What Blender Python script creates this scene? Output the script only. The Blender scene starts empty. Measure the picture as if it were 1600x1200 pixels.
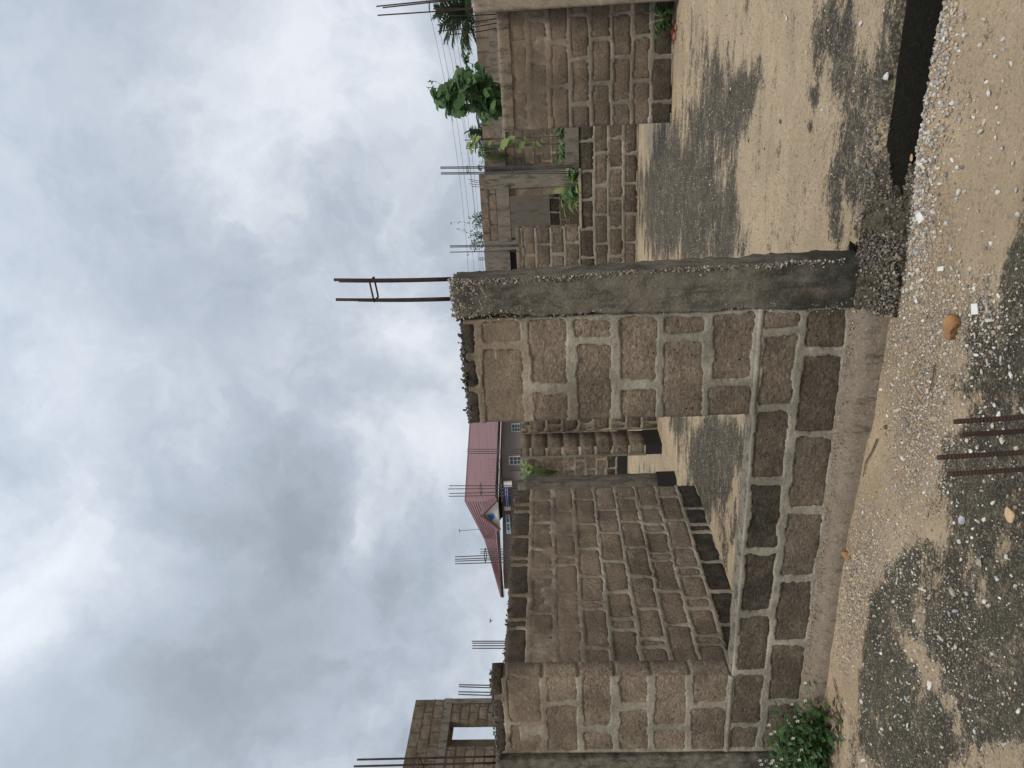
import bpy, math, random
import numpy as np
from mathutils import Vector, Matrix, noise as mnoise

# ------------------------------------------------------------------ camera
scene = bpy.context.scene
YAW, PITCH, ROLL, FPX = math.radians(23.8), math.radians(3.2), math.radians(2.0), 1200.0
_F0 = np.array([-math.sin(YAW), math.cos(YAW), 0.0]); _R0 = np.array([math.cos(YAW), math.sin(YAW), 0.0]); _Z = np.array([0, 0, 1.0])
CF = math.cos(PITCH)*_F0 + math.sin(PITCH)*_Z
_U0 = -math.sin(PITCH)*_F0 + math.cos(PITCH)*_Z
CR = math.cos(ROLL)*_R0 - math.sin(ROLL)*_U0
CU = math.sin(ROLL)*_R0 + math.cos(ROLL)*_U0
cam = bpy.data.cameras.new('camera'); cam_ob = bpy.data.objects.new('camera', cam)
scene.collection.objects.link(cam_ob); scene.camera = cam_ob
cam.sensor_fit = 'HORIZONTAL'; cam.sensor_width = 36.0; cam.lens = 27.0
cam.clip_start = 0.05; cam.clip_end = 3000
# the phone was held on its side: image right = world down, image up = world right
M = Matrix(((-CU[0], CR[0], -CF[0]), (-CU[1], CR[1], -CF[1]), (-CU[2], CR[2], -CF[2])))
cam_ob.matrix_world = M.to_4x4()

def _ray(px, py): return CF + (600-py)/FPX*CR - (px-800)/FPX*CU
def atY(px, py, Y): r = _ray(px, py); return r*(Y/r[1])
def atX(px, py, X): r = _ray(px, py); return r*(X/r[0])
def atZ(px, py, Z): r = _ray(px, py); return r*(Z/r[2])
def to_px(P):
    P = np.asarray(P, float); d = P @ CF
    return 800 - (P @ CU)/d*FPX, 600 - (P @ CR)/d*FPX

# ------------------------------------------------------------------ light
SUN_EL, SUN_AZ = math.radians(58), math.radians(150)      # azimuth from +Y towards +X: behind the camera, to the right
world = bpy.data.worlds.new('World'); scene.world = world; world.use_nodes = True
sun = bpy.data.lights.new('sun', 'SUN'); sun.energy = 1.5; sun.angle = math.radians(16); sun.color = (1.0, 0.92, 0.80)
sun_ob = bpy.data.objects.new('sun', sun); scene.collection.objects.link(sun_ob)
sd = Vector((math.cos(SUN_EL)*math.sin(SUN_AZ), math.cos(SUN_EL)*math.cos(SUN_AZ), math.sin(SUN_EL)))
sun_ob.rotation_euler = sd.to_track_quat('Z', 'Y').to_euler()
scene.view_settings.view_transform = 'Standard'; scene.view_settings.look = 'None'
scene.view_settings.exposure = 0.45; scene.view_settings.gamma = 1.0
scene.view_settings.use_curve_mapping = False

class NT:
    """tiny node-tree writer"""
    def __init__(s, tree): s.t = tree; s.n = tree.nodes; s.l = tree.links; s.n.clear()
    def node(s, typ, **kw):
        n = s.n.new(typ)
        for k, v in kw.items(): setattr(n, k, v)
        return n
    def link(s, a, b): s.l.new(a, b)
    def put(s, sock, v):
        if hasattr(v, 'is_output'): s.l.new(v, sock)
        else: sock.default_value = v
    def math(s, op, a, b=0.0, c=0.0, clamp=False):
        n = s.node('ShaderNodeMath', operation=op, use_clamp=clamp)
        s.put(n.inputs[0], a); s.put(n.inputs[1], b); s.put(n.inputs[2], c); return n.outputs[0]
    def vmath(s, op, a, b=(0, 0, 0)):
        n = s.node('ShaderNodeVectorMath', operation=op)
        s.put(n.inputs[0], a); s.put(n.inputs[1], b)
        return n.outputs['Value'] if op in ('DOT_PRODUCT', 'LENGTH') else n.outputs[0]
    def mix(s, f, a, b):
        n = s.node('ShaderNodeMix', data_type='RGBA')
        s.put(n.inputs[0], f); s.put(n.inputs[6], a if hasattr(a, 'is_output') else (*a, 1)[:4]); s.put(n.inputs[7], b if hasattr(b, 'is_output') else (*b, 1)[:4])
        return n.outputs[2]
    def step(s, v, lo, hi, a=0.0, b=1.0, smooth=True):
        n = s.node('ShaderNodeMapRange', interpolation_type='SMOOTHSTEP' if smooth else 'LINEAR')
        s.put(n.inputs[0], v); s.put(n.inputs[1], lo); s.put(n.inputs[2], hi); s.put(n.inputs[3], a); s.put(n.inputs[4], b)
        return n.outputs[0]
    def noise(s, vec, scale, detail=4.0, rough=0.55, dist=0.0):
        n = s.node('ShaderNodeTexNoise'); s.put(n.inputs['Vector'], vec)
        n.inputs['Scale'].default_value = scale; n.inputs['Detail'].default_value = detail
        n.inputs['Roughness'].default_value = rough; n.inputs['Distortion'].default_value = dist
        return n.outputs[0]
    def voro(s, vec, scale, feature='F1'):
        n = s.node('ShaderNodeTexVoronoi', feature=feature); s.put(n.inputs['Vector'], vec)
        n.inputs['Scale'].default_value = scale
        return n.outputs['Distance'], (n.outputs['Color'] if feature == 'F1' else None)

# world: a broken overcast sky, clouds by direction
w = NT(world.node_tree)
out = w.node('ShaderNodeOutputWorld'); bg = w.node('ShaderNodeBackground'); w.link(bg.outputs[0], out.inputs[0])
tc = w.node('ShaderNodeTexCoord'); D = tc.outputs['Generated']
sky = w.node('ShaderNodeTexSky', sky_type='NISHITA'); sky.sun_disc = False
sky.sun_elevation = SUN_EL; sky.sun_rotation = SUN_AZ
wn = w.node('ShaderNodeTexNoise'); w.link(D, wn.inputs['Vector']); wn.inputs['Scale'].default_value = 3.2; wn.inputs['Detail'].default_value = 7; wn.inputs['Roughness'].default_value = 0.6
warp = w.vmath('SUBTRACT', wn.outputs['Color'], (0.5, 0.5, 0.5))
sc_ = w.node('ShaderNodeVectorMath', operation='SCALE'); w.link(warp, sc_.inputs[0]); sc_.inputs[3].default_value = 0.26
DW = w.vmath('ADD', D, sc_.outputs[0])
# cloud masses (photo px, radius in degrees, weight): bright gaps and grey bellies
BLOBS = [(430, 90, 9, .5), (470, 200, 9, .75), (440, 290, 4, .5), (560, 420, 7, .30), (600, 380, 4, .3), (530, 560, 6, .4), (650, 480, 5, .5), (700, 600, 6, .55),
         (620, 720, 6, .55), (600, 800, 5, .5), (540, 920, 6, .55), (40, 980, 8, .5), (10, 720, 8, .15), (120, 900, 7, .5), (230, 640, 8, .15),
         (560, 1080, 6, .35), (420, 1120, 8, .45), (690, 960, 5, .45), (760, 700, 4, .5), (20, 560, 7, .2), (710, 260, 5, .25), (560, 120, 7, .25),
         (300, 260, 12, -.25), (380, 400, 9, -.25), (510, 330, 4, -.55), (600, 250, 5, -.15), (590, 590, 4, -.7), (640, 560, 3, -.4), (420, 980, 12, -.55), (330, 1000, 9, -.5), (480, 1030, 8, -.5), (650, 900, 6, -.4), (620, 300, 5, -.35),
         (200, 1160, 7, -.3), (0, 1180, 5, -.6), (560, 800, 4, -.25), (700, 360, 4, -.1), (460, 540, 5, -.25), (660, 820, 5, -.3), (250, 780, 9, -.15)]
acc = w.math('MULTIPLY', w.noise(DW, 2.3, 9, 0.62), 1.0)
acc = w.math('SUBTRACT', acc, 0.52)
fine = w.math('SUBTRACT', w.noise(DW, 9.0, 8, 0.6), 0.5)
acc = w.math('ADD', w.math('MULTIPLY', acc, 1.25), w.math('MULTIPLY', fine, 1.15))
bl = w.math('ABSOLUTE', w.math('SUBTRACT', w.noise(DW, 4.5, 6, .55), .5)); bl2 = w.math('ABSOLUTE', w.math('SUBTRACT', w.noise(DW, 11.0, 5, .55), .5))
zf = w.node('ShaderNodeSeparateXYZ'); w.link(D, zf.inputs[0]); low = w.step(zf.outputs[2], .62, .12, .35, 1.0)
puff = w.math('SUBTRACT', 0.30, w.math('ADD', w.math('MULTIPLY', bl, 2.6), w.math('MULTIPLY', bl2, 1.5)))
acc = w.math('ADD', acc, w.math('MULTIPLY', puff, low))
fine2 = w.math('SUBTRACT', w.noise(DW, 26.0, 7, 0.62), 0.5)
acc = w.math('ADD', acc, w.math('MULTIPLY', fine2, 0.5))
nD = w.vmath('NORMALIZE', DW)
for (bx, by, rad, wt) in BLOBS:
    d = _ray(bx, by); d = d/np.linalg.norm(d)
    c = w.vmath('DOT_PRODUCT', nD, tuple(d))
    m = w.step(c, math.cos(math.radians(rad*1.25)), 1.0, 0.0, wt*0.75, True)
    acc = w.math('ADD', acc, m)
acc = w.math('ADD', acc, w.math('MULTIPLY', low, .22))
t = w.step(acc, -1.05, 1.25, 0, 1, False)
ramp = w.node('ShaderNodeValToRGB'); w.link(t, ramp.inputs[0])
el = ramp.color_ramp.elements
el[0].position = 0.0; el[0].color = (.335, .375, .43, 1)
el[1].position = 1.0; el[1].color = (.80, .83, .89, 1)
for pos, col in ((.22, (.385, .435, .50)), (.45, (.46, .515, .60)), (.62, (.545, .60, .675)), (.8, (.67, .715, .78))):
    e = el.new(pos); e.color = (*col, 1)
skyc = w.node('ShaderNodeVectorMath', operation='SCALE'); w.link(sky.outputs[0], skyc.inputs[0]); skyc.inputs[3].default_value = 0.08
fin = w.mix(0.95, skyc.outputs[0], ramp.outputs[0])
sz_ = w.node('ShaderNodeSeparateXYZ'); w.link(D, sz_.inputs[0]); zc_ = w.math('MAXIMUM', sz_.outputs[2], 0.0)
# an overcast sky is brighter overhead than at the horizon
gain = w.math('ADD', 1.0, w.math('MULTIPLY', w.math('POWER', zc_, 3.0), 1.15))
fs = w.node('ShaderNodeVectorMath', operation='SCALE'); w.link(fin, fs.inputs[0]); w.link(gain, fs.inputs[3])
w.link(fs.outputs[0], bg.inputs[0]); bg.inputs[1].default_value = 0.755

# ------------------------------------------------------------------ helpers
rng = np.random.default_rng(11); random.seed(7)
COL = scene.collection
def _hash(ix, iy, iz, seed):
    h = (ix.astype(np.int64)*374761393 + iy.astype(np.int64)*668265263 + iz.astype(np.int64)*2147483647 + seed*974711) & 0xffffffff
    h = ((h ^ (h >> 13))*1274126177) & 0xffffffff
    h = ((h ^ (h >> 15))*2246822519) & 0xffffffff
    return ((h ^ (h >> 16)) & 0xffffff)/float(0xffffff)
def vnoise(P, seed=0):
    P = np.asarray(P, float); I = np.floor(P); f = P - I; f = f*f*(3-2*f); I = I.astype(np.int64); r = 0
    for dx in (0, 1):
        for dy in (0, 1):
            for dz in (0, 1):
                wgt = (f[..., 0] if dx else 1-f[..., 0])*(f[..., 1] if dy else 1-f[..., 1])*(f[..., 2] if dz else 1-f[..., 2])
                r = r + wgt*_hash(I[..., 0]+dx, I[..., 1]+dy, I[..., 2]+dz, seed)
    return r*2-1
def fbm(P, scale, octv=4, seed=0, gain=0.55):
    P = np.asarray(P, float)*scale; a = 1; s = 0; tot = 0
    for o in range(octv):
        s = s + a*vnoise(P*(2.03**o)+o*7.3, seed+o*17); tot += a; a *= gain
    return s/tot

def mesh_np(name, V, Fq, mat=None, cols=None, smooth=True):
    """mesh from an (n,3) array and an (m,3|4) index array or a list of those"""
    me = bpy.data.meshes.new(name)
    Fs = Fq if isinstance(Fq, list) else [Fq]
    V = np.asarray(V, np.float32)
    me.vertices.add(len(V)); me.vertices.foreach_set('co', V.ravel())
    loops = np.concatenate([np.asarray(f, np.int32).ravel() for f in Fs])
    tot = np.concatenate([np.full(len(f), np.asarray(f).shape[1], np.int32) for f in Fs])
    start = np.concatenate([[0], np.cumsum(tot)[:-1]]).astype(np.int32)
    me.loops.add(len(loops)); me.loops.foreach_set('vertex_index', loops)
    me.polygons.add(len(tot)); me.polygons.foreach_set('loop_start', start); me.polygons.foreach_set('loop_total', tot)
    me.polygons.foreach_set('use_smooth', np.full(len(tot), smooth, bool))
    me.update(calc_edges=True)
    for nm, arr in (cols or {}).items():
        a = me.attributes.new(nm, 'FLOAT_COLOR' if arr.ndim == 2 else 'FLOAT', 'POINT')
        if arr.ndim == 2:
            a.data.foreach_set('color', np.concatenate([arr, np.ones((len(arr), 1))], 1).astype(np.float32).ravel())
        else: a.data.foreach_set('value', arr.astype(np.float32).ravel())
    if mat: me.materials.append(mat)
    return me
def ob(name, me, parent=None, **props):
    o = bpy.data.objects.new(name, me); COL.objects.link(o)
    if parent is not None: o.parent = parent
    for k, v in props.items(): o[k] = v
    return o
def thing(name, label, cat, loc=(0, 0, 0), group=None):
    o = bpy.data.objects.new(name, None); COL.objects.link(o); o.empty_display_size = 0.1
    o.location = Vector([float(x) for x in loc]); o['label'] = label; o['category'] = cat
    if group: o['group'] = group
    return o
def attach(o, parent):
    """parent while keeping world-built vertices in place (parents carry only a location)"""
    o.parent = parent; o.matrix_parent_inverse = Matrix.Translation(parent.location).inverted(); return o
def part(name, me, parent, **props): return attach(ob(name, me, None, **props), parent)

class MB:
    def __init__(s): s.v = []; s.f3 = []; s.f4 = []
    def add(s, V, F):
        o = len(s.v); s.v.extend([tuple(map(float, p)) for p in V])
        for f in F: (s.f3 if len(f) == 3 else s.f4).append([i+o for i in f])
    def box(s, lo, hi):
        x0, y0, z0 = lo; x1, y1, z1 = hi
        s.add([(x0,y0,z0),(x1,y0,z0),(x1,y1,z0),(x0,y1,z0),(x0,y0,z1),(x1,y0,z1),(x1,y1,z1),(x0,y1,z1)],
              [(0,3,2,1),(4,5,6,7),(0,1,5,4),(1,2,6,5),(2,3,7,6),(3,0,4,7)])
    def hexa(s, P): s.add(P, [(0,3,2,1),(4,5,6,7),(0,1,5,4),(1,2,6,5),(2,3,7,6),(3,0,4,7)])
    def tube(s, pts, r, n=6, r2=None):
        pts = [Vector([float(c) for c in p]) for p in pts]; V = []; F = []; m = len(pts)
        for i, p in enumerate(pts):
            t = (pts[min(i+1, m-1)]-pts[max(i-1, 0)]).normalized()
            a = t.cross(Vector((0.13, 0.31, 0.94)) if abs(t.z) < .9 else Vector((1, 0.1, 0))).normalized(); b = t.cross(a)
            rr = r if r2 is None else r+(r2-r)*i/(m-1)
            for k in range(n):
                an = 2*math.pi*k/n; V.append(p+a*math.cos(an)*rr+b*math.sin(an)*rr)
        for i in range(m-1):
            for k in range(n): F.append((i*n+k, i*n+(k+1) % n, (i+1)*n+(k+1) % n, (i+1)*n+k))
        V.append(pts[0]); V.append(pts[-1])
        for k in range(n):
            F.append((m*n, (k+1) % n, k)); F.append((m*n+1, (m-1)*n+k, (m-1)*n+(k+1) % n))
        s.add(V, F)
    def mesh(s, name, mat, smooth=False):
        F = []
        if s.f3: F.append(np.array(s.f3))
        if s.f4: F.append(np.array(s.f4))
        return mesh_np(name, np.array(s.v), F, mat, None, smooth)
    def build(s, name, mat, parent=None, smooth=False, **props):
        me = s.mesh(name, mat, smooth)
        return part(name, me, parent, **props) if parent is not None else ob(name, me, None, **props)

# ------------------------------------------------------------------ materials
def new_mat(name, rough=0.9):
    m = bpy.data.materials.new(name); m.use_nodes = True; n = NT(m.node_tree)
    o = n.node('ShaderNodeOutputMaterial'); b = n.node('ShaderNodeBsdfPrincipled'); n.link(b.outputs[0], o.inputs[0])
    b.inputs['Roughness'].default_value = rough; b.inputs['Specular IOR Level'].default_value = 0.25
    g = n.node('ShaderNodeNewGeometry'); return m, n, b, g.outputs['Position']
def bump(n, b, h, strength=0.5, dist=0.01, prev=None):
    bp = n.node('ShaderNodeBump'); bp.inputs['Strength'].default_value = strength; bp.inputs['Distance'].default_value = dist
    n.put(bp.inputs['Height'], h)
    if prev is not None: n.link(prev, bp.inputs['Normal'])
    n.link(bp.outputs[0], b.inputs['Normal']); return bp.outputs[0]
def simple(name, col, rough=0.7, var=0.25, scale=8, bs=0.0, bd=0.005, metallic=0.0):
    m, n, b, P = new_mat(name, rough)
    f = n.noise(P, scale, 5)
    n.link(n.mix(f, tuple(c*(1-var) for c in col), tuple(min(1, c*(1+var)) for c in col)), b.inputs['Base Color'])
    b.inputs['Metallic'].default_value = metallic
    if bs: bump(n, b, n.noise(P, scale*8, 4), bs, bd)
    return m

def block_material(name, c_lo, c_hi, grain=1.0, wash=(0.28, 0.215, 0.150), wash_z=(-0.15, 0.35), wash_amt=0.65):
    m, n, b, P = new_mat(name, 0.95)
    oi = n.node('ShaderNodeObjectInfo')
    at = n.node('ShaderNodeAttribute', attribute_type='OBJECT', attribute_name='tone')
    rnd = oi.outputs['Random']
    base = n.mix(n.math('ADD', n.math('MULTIPLY', n.noise(P, 5.5, 6, .65), .75), n.math('MULTIPLY', rnd, .30)), c_lo, c_hi)
    mpv = n.node('ShaderNodeMapping'); n.link(P, mpv.inputs[0]); mpv.inputs['Scale'].default_value = (.65, .65, 1.35)
    g1 = n.noise(mpv.outputs[0], 62*grain, 5, .85); g2 = n.noise(P, 30*grain, 7, .75)
    base = n.mix(n.math('MULTIPLY', n.step(g1, .51, .64), .8), base, tuple(min(.5, c*1.55) for c in c_hi))
    base = n.mix(n.math('MULTIPLY', n.step(g1, .46, .36), .95), base, tuple(c*.34 for c in c_lo))
    base = n.mix(n.math('MULTIPLY', n.step(g2, .40, .32), .8), base, tuple(c*.35 for c in c_lo))
    vd, vc = n.voro(P, 80*grain)
    sel = n.step(n.noise(P, 31*grain, 3), .56, .62)
    base = n.mix(n.math('MULTIPLY', n.step(vd, .30, .12), n.math('MULTIPLY', sel, .8)), base, (.42, .37, .30))
    sm = n.math('MULTIPLY', n.step(n.noise(P, 5.2, 8, .72), .565, .63), .55)
    base = n.mix(sm, base, (.33, .285, .215))
    vh, _ = n.voro(P, 17*grain); hole = n.math('MULTIPLY', n.step(vh, .13, .07), n.step(n.noise(P, 4, 3), .50, .56))
    base = n.mix(hole, base, (.03, .022, .015))
    # cement wash smeared over the upper courses
    sep = n.node('ShaderNodeSeparateXYZ'); n.link(P, sep.inputs[0])
    wz = n.step(n.math('ADD', sep.outputs[2], n.math('MULTIPLY', n.math('SUBTRACT', n.noise(P, 2.6, 5, .6), .5), 1.5)), wash_z[0], wash_z[1])
    base = n.mix(n.math('MULTIPLY', wz, wash_amt), base, wash)
    lowf = n.step(n.noise(P, 1.7, 7, .68), .36, .64, .70, 1.22)
    dk = n.node('ShaderNodeVectorMath', operation='SCALE'); n.link(base, dk.inputs[0]); n.link(lowf, dk.inputs[3]); base = dk.outputs[0]
    # tone attribute: damp blackened blocks
    tn = n.math('ADD', at.outputs['Fac'], n.math('MULTIPLY', n.math('MULTIPLY', at.outputs['Fac'], n.math('SUBTRACT', n.noise(P, 9, 5), .5)), 1.0), clamp=True)
    base = n.mix(tn, base, n.mix(n.step(g1, .45, .8), (.026, .023, .018), (.13, .11, .082)))
    n.link(base, b.inputs['Base Color'])
    h = n.math('ADD', n.math('MULTIPLY', g2, 1.3), n.math('MULTIPLY', g1, .55))
    bump(n, b, h, 1.0, 0.016)
    return m
def mortar_material(name, c_lo, c_hi, wash=(0.26, 0.20, 0.140), wash_z=(-.2, .3)):
    m, n, b, P = new_mat(name, 0.92)
    base = n.mix(n.noise(P, 7, 6, .6), c_lo, c_hi)
    sep = n.node('ShaderNodeSeparateXYZ'); n.link(P, sep.inputs[0])
    wz = n.step(n.math('ADD', sep.outputs[2], n.math('MULTIPLY', n.math('SUBTRACT', n.noise(P, 2.2, 5, .6), .5), 1.1)), wash_z[0], wash_z[1])
    base = n.mix(n.math('MULTIPLY', wz, .95), base, wash)
    base = n.mix(n.math('MULTIPLY', n.step(n.noise(P, 14, 6, .7), .52, .72), .6), base, (.12, .10, .075))
    base = n.mix(n.math('MULTIPLY', n.step(n.noise(P, 3.3, 4, .6), .50, .68), .45), base, (.50, .46, .37))
    lowf = n.step(n.noise(P, 1.7, 7, .68), .36, .64, .62, 1.1)
    dk = n.node('ShaderNodeVectorMath', operation='SCALE'); n.link(base, dk.inputs[0]); n.link(lowf, dk.inputs[3]); base = dk.outputs[0]
    # algae and soot near the top edge
    tz = n.step(n.math('ADD', sep.outputs[2], n.math('MULTIPLY', n.math('SUBTRACT', n.noise(P, 6, 5), .5), .5)), .40, .62)
    base = n.mix(n.math('MULTIPLY', tz, .85), base, (.05, .047, .04))
    n.link(base, b.inputs['Base Color'])
    mg = n.noise(P, 85, 5, .75)
    base2 = n.mix(n.math('MULTIPLY', n.step(mg, .48, .34), .6), base, (.10, .085, .065)); base2 = n.mix(n.math('MULTIPLY', n.step(mg, .54, .68), .35), base2, (.46, .42, .35)); n.link(base2, b.inputs['Base Color'])
    st = n.node('ShaderNodeMapping'); n.link(P, st.inputs[0]); st.inputs['Scale'].default_value = (1, 1, 2.6)
    h = n.math('ADD', n.noise(st.outputs[0], 30, 6, .65), n.math('MULTIPLY', n.noise(P, 130, 3), .35))
    bump(n, b, h, 0.55, 0.010)
    return m
M_BLOCK = block_material('sandcrete_block', (.160, .124, .088), (.315, .25, .182))
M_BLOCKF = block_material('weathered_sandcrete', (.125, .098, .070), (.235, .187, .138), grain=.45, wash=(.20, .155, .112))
M_MORT = mortar_material('cement_mortar', (.19, .168, .128), (.40, .37, .295))
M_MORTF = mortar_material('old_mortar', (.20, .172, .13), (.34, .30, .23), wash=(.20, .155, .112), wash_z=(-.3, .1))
M_MORTS = mortar_material('brown_mortar', (.19, .16, .12), (.33, .29, .225), wash=(.215, .165, .118), wash_z=(-.45, .05))
M_BLOCKR = block_material('smeared_sandcrete', (.14, .108, .075), (.27, .212, .152), wash=(.225, .172, .12), wash_z=(-.4, .1), wash_amt=.85)

def concrete_mat(name, lo, hi, stain=(.045, .043, .037), st=(.50, .72), scale=4, bs=.6, foot=False):
    m, n, b, P = new_mat(name, 0.93)
    base = n.mix(n.noise(P, scale, 7, .62), lo, hi)
    mp = n.node('ShaderNodeMapping'); n.link(P, mp.inputs[0]); mp.inputs['Scale'].default_value = (1, 1, .28)
    base = n.mix(n.math('MULTIPLY', n.step(n.noise(mp.outputs[0], scale*2.0, 6, .65), *st), .85), base, stain)
    gq = n.noise(P, 75, 5, .8)
    base = n.mix(n.math('MULTIPLY', n.step(gq, .53, .66), .6), base, tuple(min(.7, c*1.45) for c in hi))
    base = n.mix(n.math('MULTIPLY', n.step(gq, .45, .34), .6), base, tuple(c*.4 for c in lo))
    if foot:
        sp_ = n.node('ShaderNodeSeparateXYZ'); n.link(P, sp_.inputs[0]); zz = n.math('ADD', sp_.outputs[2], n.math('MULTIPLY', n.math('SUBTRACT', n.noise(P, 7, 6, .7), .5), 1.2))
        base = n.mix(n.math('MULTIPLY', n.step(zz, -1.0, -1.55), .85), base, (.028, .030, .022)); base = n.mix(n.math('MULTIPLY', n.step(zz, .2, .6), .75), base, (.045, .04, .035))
    n.link(base, b.inputs['Base Color'])
    bump(n, b, n.math('ADD', n.noise(P, 28, 7, .7), n.math('MULTIPLY', n.noise(P, 140, 2), .4)), bs, .010)
    return m
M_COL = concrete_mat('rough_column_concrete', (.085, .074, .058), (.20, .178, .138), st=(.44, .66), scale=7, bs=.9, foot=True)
M_CONC = concrete_mat('grey_concrete', (.115, .102, .082), (.24, .215, .175), stain=(.055, .048, .038), st=(.46, .68), scale=5)
M_PALE = concrete_mat('pale_concrete', (.18, .148, .11), (.36, .30, .225), stain=(.10, .08, .06), st=(.48, .72), scale=6)
M_SILL = concrete_mat('sill_mortar', (.11, .092, .068), (.24, .205, .155), stain=(.045, .038, .03), st=(.44, .64), scale=9, bs=.6)
M_CAP = concrete_mat('stained_cap', (.13, .105, .076), (.30, .24, .175), stain=(.05, .042, .03), st=(.46, .66), scale=5, bs=.8)
M_PLASTER = concrete_mat('grey_render', (.125, .112, .095), (.20, .18, .152), stain=(.07, .062, .05), st=(.5, .75), scale=4, bs=.25)
M_DARK = simple('black_bitumen', (.022, .020, .019), .8, .4, 6, .4)
M_STEEL = simple('rusty_steel', (.048, .029, .024), .85, .65, 22, .7, .002)
M_STEELG = simple('dull_steel', (.085, .078, .078), .7, .3, 20)

def stone_mat(name):
    m, n, b, P = new_mat(name, 0.85)
    a = n.node('ShaderNodeAttribute', attribute_type='GEOMETRY', attribute_name='col')
    f = n.noise(P, 140, 4)
    mul = n.node('ShaderNodeMix', data_type='RGBA', blend_type='MULTIPLY'); mul.inputs[0].default_value = 1
    n.link(a.outputs['Color'], mul.inputs[6]); n.link(n.mix(f, (.55, .55, .55), (1.3, 1.28, 1.25)), mul.inputs[7])
    n.link(mul.outputs[2], b.inputs['Base Color']); bump(n, b, n.noise(P, 200, 4), .4, .003)
    return m
M_STONE = stone_mat('stone_chips')

def ground_mat(name, sand_lo, sand_hi, moss_lo, moss_hi, fine=1.0, ANI=(.8, 1.2, 1)):
    m, n, b, P = new_mat(name, 0.95)
    a = n.node('ShaderNodeAttribute', attribute_type='GEOMETRY', attribute_name='moss')
    gv = n.node('ShaderNodeAttribute', attribute_type='GEOMETRY', attribute_name='grit')
    mp = n.node('ShaderNodeMapping'); n.link(P, mp.inputs[0]); mp.inputs['Scale'].default_value = ANI
    f = n.math('ADD', a.outputs['Fac'], n.math('MULTIPLY', n.math('SUBTRACT', n.noise(mp.outputs[0], 4.5*fine, 10, .74), .5), 3.4))
    f = n.math('ADD', f, n.math('MULTIPLY', n.math('SUBTRACT', n.noise(P, 32*fine, 7, .75), .5), 1.8))
    f2 = n.math('ADD', f, n.math('MULTIPLY', n.math('SUBTRACT', n.noise(P, 75*fine, 4, .8), .5), 1.6))
    mk = n.math('MULTIPLY', n.step(f2, .25, .75), n.step(n.noise(P, 11*fine, 8, .8), .30, .50, .55, 1.0))
    sand = n.mix(n.noise(P, 5, 8, .7), sand_lo, sand_hi)
    g1 = n.noise(P, 85*fine, 5, .85); gm = n.noise(P, 38*fine, 6, .75)
    sand = n.mix(n.math('MULTIPLY', n.step(g1, .53, .68), .8), sand, tuple(min(.9, c*1.4) for c in sand_hi))
    sand = n.mix(n.math('MULTIPLY', n.step(g1, .44, .33), .85), sand, tuple(c*.35 for c in sand_lo))
    sand = n.mix(n.math('MULTIPLY', n.step(gm, .47, .36), .6), sand, tuple(c*.5 for c in sand_lo))
    sand = n.mix(n.step(n.noise(P, 1.9, 6, .6), .40, .62, 0, .30), sand, tuple(c*.62 for c in sand_lo))
    gr = n.noise(P, 60*fine, 5, .75)
    sand = n.mix(n.math('MULTIPLY', gv.outputs['Fac'], n.step(gr, .46, .56)), sand, tuple(c*.42 for c in sand_lo))
    moss = n.mix(n.noise(P, 16*fine, 8, .75), moss_lo, moss_hi)
    moss = n.mix(n.step(n.noise(P, 2.7, 6, .65), .42, .60, 0, .45), moss, tuple(c*.55 for c in moss_lo))
    moss = n.mix(n.math('MULTIPLY', n.step(g1, .53, .61), .75), moss, (.30, .265, .20))
    moss = n.mix(n.math('MULTIPLY', n.step(n.noise(P, 30*fine, 6, .8), .54, .68), .42), moss, tuple(c*.9 for c in sand_lo))
    moss = n.mix(n.math('MULTIPLY', n.step(g1, .44, .33), .6), moss, tuple(c*.5 for c in moss_lo))
    fincol = n.mix(mk, sand, moss)
    fincol = n.mix(n.step(a.outputs['Fac'], 1.25, 1.7, 0, .93), fincol, (.012, .012, .009))  # values beyond full moss: trench shade painted as near-black
    n.link(fincol, b.inputs['Base Color'])
    h = n.math('ADD', gm, n.math('MULTIPLY', g1, .45))
    bump(n, b, h, 1.0, .018)
    return m
M_YARD = ground_mat('sandy_yard', (.40, .298, .188), (.58, .45, .305), (.028, .025, .018), (.100, .088, .060))
M_SLAB = ground_mat('dusty_slab', (.40, .305, .198), (.57, .445, .295), (.028, .024, .018), (.100, .086, .062), fine=.8, ANI=(.6, 1.3, 1))
M_FAR = simple('bare_earth', (.22, .17, .11), .95, .3, 1.5, .4, .02)

def leaf_mat(name, lo, hi):
    m, n, b, P = new_mat(name, 0.55)
    oi = n.node('ShaderNodeObjectInfo')
    f = n.math('ADD', n.math('MULTIPLY', oi.outputs['Random'], .6), n.math('MULTIPLY', n.noise(P, 7, 3), .5))
    n.link(n.mix(f, lo, hi), b.inputs['Base Color'])
    tr = n.node('ShaderNodeBsdfTranslucent'); n.link(n.mix(f, tuple(c*1.1 for c in lo), tuple(c*1.2 for c in hi)), tr.inputs[0])
    ms = n.node('ShaderNodeMixShader'); ms.inputs[0].default_value = .28
    n.link(b.outputs[0], ms.inputs[1]); n.link(tr.outputs[0], ms.inputs[2])
    o = [x for x in n.n if x.type == 'OUTPUT_MATERIAL'][0]; n.link(ms.outputs[0], o.inputs[0])
    return m
M_LEAF = leaf_mat('green_leaf', (.022, .060, .016), (.11, .195, .065))
M_LEAFD = leaf_mat('dark_leaf', (.018, .045, .014), (.055, .115, .035))
M_LEAFY = leaf_mat('yellow_green_leaf', (.10, .16, .04), (.24, .30, .09))
M_PALM = leaf_mat('palm_leaf', (.022, .042, .020), (.06, .095, .045))
M_STRAW = simple('dry_straw', (.32, .26, .17), .9, .3, 30)
M_TWIG = simple('dry_twig', (.10, .075, .055), .9, .3, 30)
M_STEM = simple('green_stem', (.09, .13, .05), .8, .3, 20)
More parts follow.
